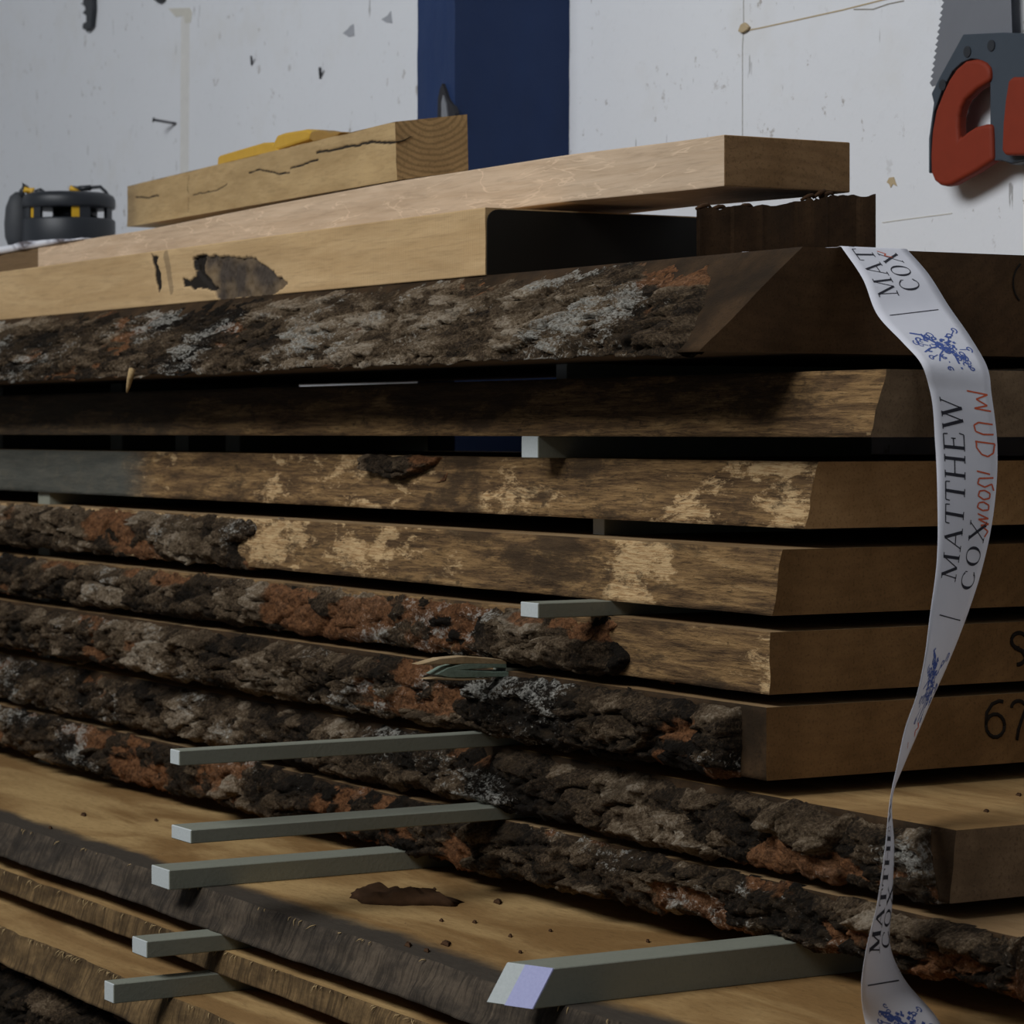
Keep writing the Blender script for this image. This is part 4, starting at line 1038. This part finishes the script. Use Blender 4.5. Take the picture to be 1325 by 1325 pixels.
rp = [(1260, 76.5), (1248, 79), (1236.6, 88.7), (1227, 103), (1219, 120), (1210, 143), (1205, 170), (1203, 200), (1203.6, 223), (1208, 234), (1215, 239.5), (1222, 241), (1230, 239.5), (1238, 235), (1262, 222), (1284, 207.5), (1283.5, 180), (1282.5, 160.5), (1274, 160.5), (1261, 164), (1250, 171), (1240, 180), (1239, 165), (1239.5, 151), (1242, 140), (1247, 130), (1262, 116), (1280, 105), (1281, 94), (1279, 87), (1274, 81), (1267, 77.5)]
b = MB(); b.prism([on(u, q, yb - .014) for u, q in rp], (0, .0135, 0)); b.build('grip', M['red'], sw, bevel=.0062, seg=4)
b = MB(); b.prism([on(u, q, yb - .0215) for u, q in ((1304, 104), (1310, 99.5), (1336, 99.5), (1342, 106), (1341, 196), (1336, 201), (1300, 201), (1295.5, 195), (1297, 160), (1300, 130))], (0, .022, 0)); b.build('grip', M['red'], sw, bevel=.003, seg=3)
for u, q in ((1252, 67), (1283, 59), (1220, 110)):
    c = on(u, q, yb - .0101); b = MB()
    b.prism([c + np.array([.0058 * math.cos(t), 0, .0058 * math.sin(t)]) for t in np.linspace(0, 2 * math.pi, 17)[:-1]], (0, -.001, 0))
    b.build('screw', M['black'], sw)
# nails, hooks and clips in the wall
def nail(u, v, u2, v2, r, label, out=.02, head=True):
    p = P(u, v, y=WALL); b = MB(); q = P(u2, v2, y=WALL - out)
    b.tube([p + np.array([0, .004, 0]), p, q], r, 8)
    if head: d = (q - p) / np.linalg.norm(q - p); b.tube([q, q + d * .0012], r * 2.1, 10)
    o = b.build('wall_nail', M['metal'], base=tuple(p)); tag(o, label, 'nail'); return o
nail(228, 160, 199, 155, .0022, 'long bent nail sticking out of the white wall above the short timber', .03)
nail(326, 84, 325, 73, .0018, 'small dark nail in white wall, left of two above the short timber', .008, False)
nail(415, 101, 414, 88, .0024, 'small dark nail in white wall, nearer the navy post', .008, False)
br = [(103, 4), (107, 4), (107, -30), (119, -30), (120, 12), (118, 34), (112, 40), (106, 37), (107, 30), (111, 28), (111, 20), (106, 17), (110, 12), (109, 8)]
b = MB(); b.prism([P(u, v, y=WALL - .009) for u, v in br], (0, .0085, 0)); tag(b.build('wall_hook', M['black'], base=tuple(P(112, 10, y=WALL)), bevel=.0015), 'black notched metal hook on the white wall at the top edge', 'hook')
b = MB(); b.prism([P(u, v, y=WALL - .001) for u, v in ((200, -25), (216, -25), (215, 0), (210, 4), (203, 1))], (0, -.006, 0)); tag(b.build('wall_clip', M['black'], base=tuple(P(207, -10, y=WALL)), bevel=.0015), 'small black clip on the wall just right of the notched hook', 'clip')
for i, pts in enumerate((((444, 43), (450, 38), (454, 33), (458, 31), (459, 46), (452, 48)), ((494, 25), (502, 20), (506, 14), (508, 30), (500, 29)))):
    b = MB(); b.prism([P(u, v, y=WALL) for u, v in pts], (0, -.0007, 0)); struct(b.build('trim_%d' % (9 + i), M['smudge']))

# black and yellow device on the far end of the planks
YS = 4.25
zsup = float(zpt(-1.95))
ppr = empty('printed_paper', (-1.95, .18, zsup), 'crumpled printed papers under the black and yellow tool', 'papers')
b = MB(); nx, ny = 50, 24
xa, xb_, ya, yb2 = -2.28, -1.72, .106, .27
gx, gy = np.meshgrid(np.linspace(xa, xb_, nx), np.linspace(ya, yb2, ny), indexing='ij')
hh = .012 * ss(-1.62, -2.0, gx) * (.75 + .5 * fbm(gx * 12, gy * 25, 0, 4, 71)) + .0015
V = np.stack([gx + .004 * fbm(gx * 20, gy * 30, 2, 3, 7), gy + .003 * fbm(gx * 30, gy * 30, 5, 3, 7), zpt(gx) + hh], -1).reshape(-1, 3).tolist()
Vb = [(p[0], p[1], float(zpt(p[0])) + .0006) for p in V]; n = len(V)
Fc = [(i * ny + k, (i + 1) * ny + k, (i + 1) * ny + k + 1, i * ny + k + 1) for i in range(nx - 1) for k in range(ny - 1)]
Fb = [tuple(n + q for q in reversed(f_)) for f_ in Fc]
per = [i * ny for i in range(nx)] + [(nx - 1) * ny + k for k in range(1, ny)] + [i * ny + ny - 1 for i in range(nx - 2, -1, -1)] + [k for k in range(ny - 2, 0, -1)]
Fs = [(per[i], per[(i + 1) % len(per)], per[(i + 1) % len(per)] + n, per[i] + n) for i in range(len(per))]
b.add(V + Vb, Fc + Fb + Fs, 0, True); b.build('paper', M['print'], ppr)

cpt = P(89, 300, Y=YS); c = np.array([cpt[0], cpt[1], 0]); zb0 = zsup + .0155
dv = empty('power_tool', (c[0], c[1], zb0), 'black and yellow slotted power tool with wire handle at the far left', 'tool')
R_ = 60 * YS / F
zpx = lambda v: (CY - v) / F * YS + E_
b = MB(); z0 = zb0
b.lathe((c[0], c[1], 0), [(R_ * .90, z0), (R_ * .985, z0 + .003), (R_ * 1.0, z0 + .008), (R_ * 1.0, zpx(287)), (R_ * .975, zpx(284.5)), (R_ * .80, zpx(284))], 56); b.build('lower_housing', M['black'], dv)
b = MB(); b.lathe((c[0], c[1], 0), [(R_ * .80, zpx(271)), (R_ * .985, zpx(270.5)), (R_ * 1.0, zpx(267)), (R_ * 1.0, zpx(259)), (R_ * .96, zpx(254)), (R_ * .86, zpx(251)), (R_ * .2, zpx(249.5))], 56); b.build('upper_housing', M['black'], dv)
rt = np.array([DR[0] * 0 + .503, .864]); tw_ = np.array([.864, -.503])      # picture right / towards camera, in the plane
def ring(ang, rad): return c[:2] + (rt * math.cos(ang) + tw_ * math.sin(ang)) * rad
pcore = c[:2] + rt * (8 * YS / F); b = MB(); b.lathe((pcore[0], pcore[1], 0), [(R_ * .48, zpx(286)), (R_ * .48, zpx(269))], 32); b.build('core', M['black'], dv)
for ua, ub in ((30, 42.5), (48.5, 59), (112, 125), (144, 148.5)):
    a0, a1 = math.acos((ua - 89) / 60.), math.acos((ub - 89) / 60.); b = MB(); V = []
    for k_ in range(9):
        a_ = a0 + (a1 - a0) * k_ / 8
        for rr in (.96, .88):
            p = ring(a_, R_ * rr); V += [(p[0], p[1], zpx(286)), (p[0], p[1], zpx(269))]
    Fc = []
    for k_ in range(8):
        o = k_ * 4; Fc += [(o, o + 4, o + 5, o + 1), (o + 2, o + 3, o + 7, o + 6), (o, o + 2, o + 6, o + 4), (o + 1, o + 5, o + 7, o + 3)]
    Fc += [(0, 1, 3, 2), (32, 34, 35, 33)]
    b.add(V, Fc); b.build('pillar_post', M['black'], dv)
for u in (45, 107):
    ca_ = (u - 89) / 60.; ang = math.acos(ca_); p0, p1 = ring(ang + .09, R_ * .93), ring(ang - .09, R_ * .93); q0, q1 = ring(ang - .09, R_ * .86), ring(ang + .09, R_ * .86)
    b = MB(); b.hexa([(*p0, zpx(284.5)), (*p1, zpx(284.5)), (*q0, zpx(284.5)), (*q1, zpx(284.5))], [(*p0, zpx(270.5)), (*p1, zpx(270.5)), (*q0, zpx(270.5)), (*q1, zpx(270.5))]); b.build('yellow_clip', M['yellow'], dv)
# dust pot at its left
pp = c[:2] + rt * (-66 * YS / F) * 1.0 + tw_ * -.01
b = MB(); prof = [(.3, 0), (.72, .03), (.95, .2), (1., .45), (.9, .75), (.62, .95), (.25, 1.03)]; hgt = zpx(250) - z0
b.lathe((pp[0], pp[1], 0), [(r_ * 19 * YS / F, z0 + q * hgt) for r_, q in prof], 32); b.build('dust_pot', M['black_soft'], dv)
# loops on top
def TPt(u, v, dy=0.): p = P(u, v, Y=YS); return np.array([p[0] + tw_[0] * dy, p[1] + tw_[1] * dy, p[2]])
b = MB(); b.tube([TPt(u, v, .01) for u, v in ((104, 250), (97, 246), (92, 243.5))], .004, 8); b.build('yellow_tab', M['yellow'], dv)
b = MB(); b.tube([TPt(u, v, .01) for u, v in ((92, 243), (105, 244.5), (120, 243.5), (131, 242.5), (138, 249), (143, 258), (145, 266))], .0026, 8); b.build('wire_handle', M['black'], dv)
b = MB(); b.tube([TPt(u, v, .01) for u, v in ((103, 244.8), (119, 243.6))], .0042, 10); b.build('handle_sleeve', M['black'], dv)
b = MB(); b.tube([TPt(u, v) for u, v in ((29, 256), (28.5, 246), (30, 239), (34, 243), (38, 250))], .004, 8); b.build('switch_lever', M['black'], dv)
b = MB(); b.tube([TPt(u, v, .012) for u, v in ((33, 246), (38, 247.5), (44, 246.5), (42, 252), (41, 255))], .0042, 8); b.build('yellow_latch', M['yellow'], dv)
b = MB(); b.tube([TPt(u, v) for u, v in ((46, 250), (52, 247.5), (58, 252))], .005, 8); b.build('knob', M['black'], dv)

# yellow tool on the short timber
def onbeam(u, v):
    """over the top of the short timber: back from its front face"""
    k_ = (u - 165) / (511 - 165.); Yv = 1 / ((1 - k_) / Yk + k_ / Yn0); p = P(u, v, Y=Yv + .035); q = (k_ / Yn0) * Yv; p[2] = max(p[2], C1_[2] * (1 - q) + A1[2] * q + .001); return p
yt = empty('hand_tool', tuple(onbeam(350, 205)), 'yellow wooden hand tool with brown worn tip lying on the short timber', 'tool')
hd = np.array(D0 - C0_) * .42
b = MB(); b.prism([onbeam(u, v) for u, v in ((281, 226), (281.5, 204), (284, 201), (340, 184.5), (351, 184), (362, 196), (340, 204), (310, 214))], tuple(hd)); b.build('body', M['yellow_wood'], yt, bevel=.002)
b = MB(); b.prism([onbeam(u, v) for u, v in ((350, 197), (353, 186), (358, 175), (366, 172), (396, 167), (403, 171), (399, 181), (372, 190))], tuple(hd * .9)); b.build('handle', M['yellow_wood'], yt, bevel=.003)
b = MB(); b.prism([onbeam(u, v) for u, v in ((399, 179), (402, 170), (412, 168), (418, 169), (424, 172), (432, 170), (440, 171), (436, 176), (420, 182), (405, 184))], tuple(hd * .7)); b.build('tip', M['brown_tip'], yt, bevel=.002)
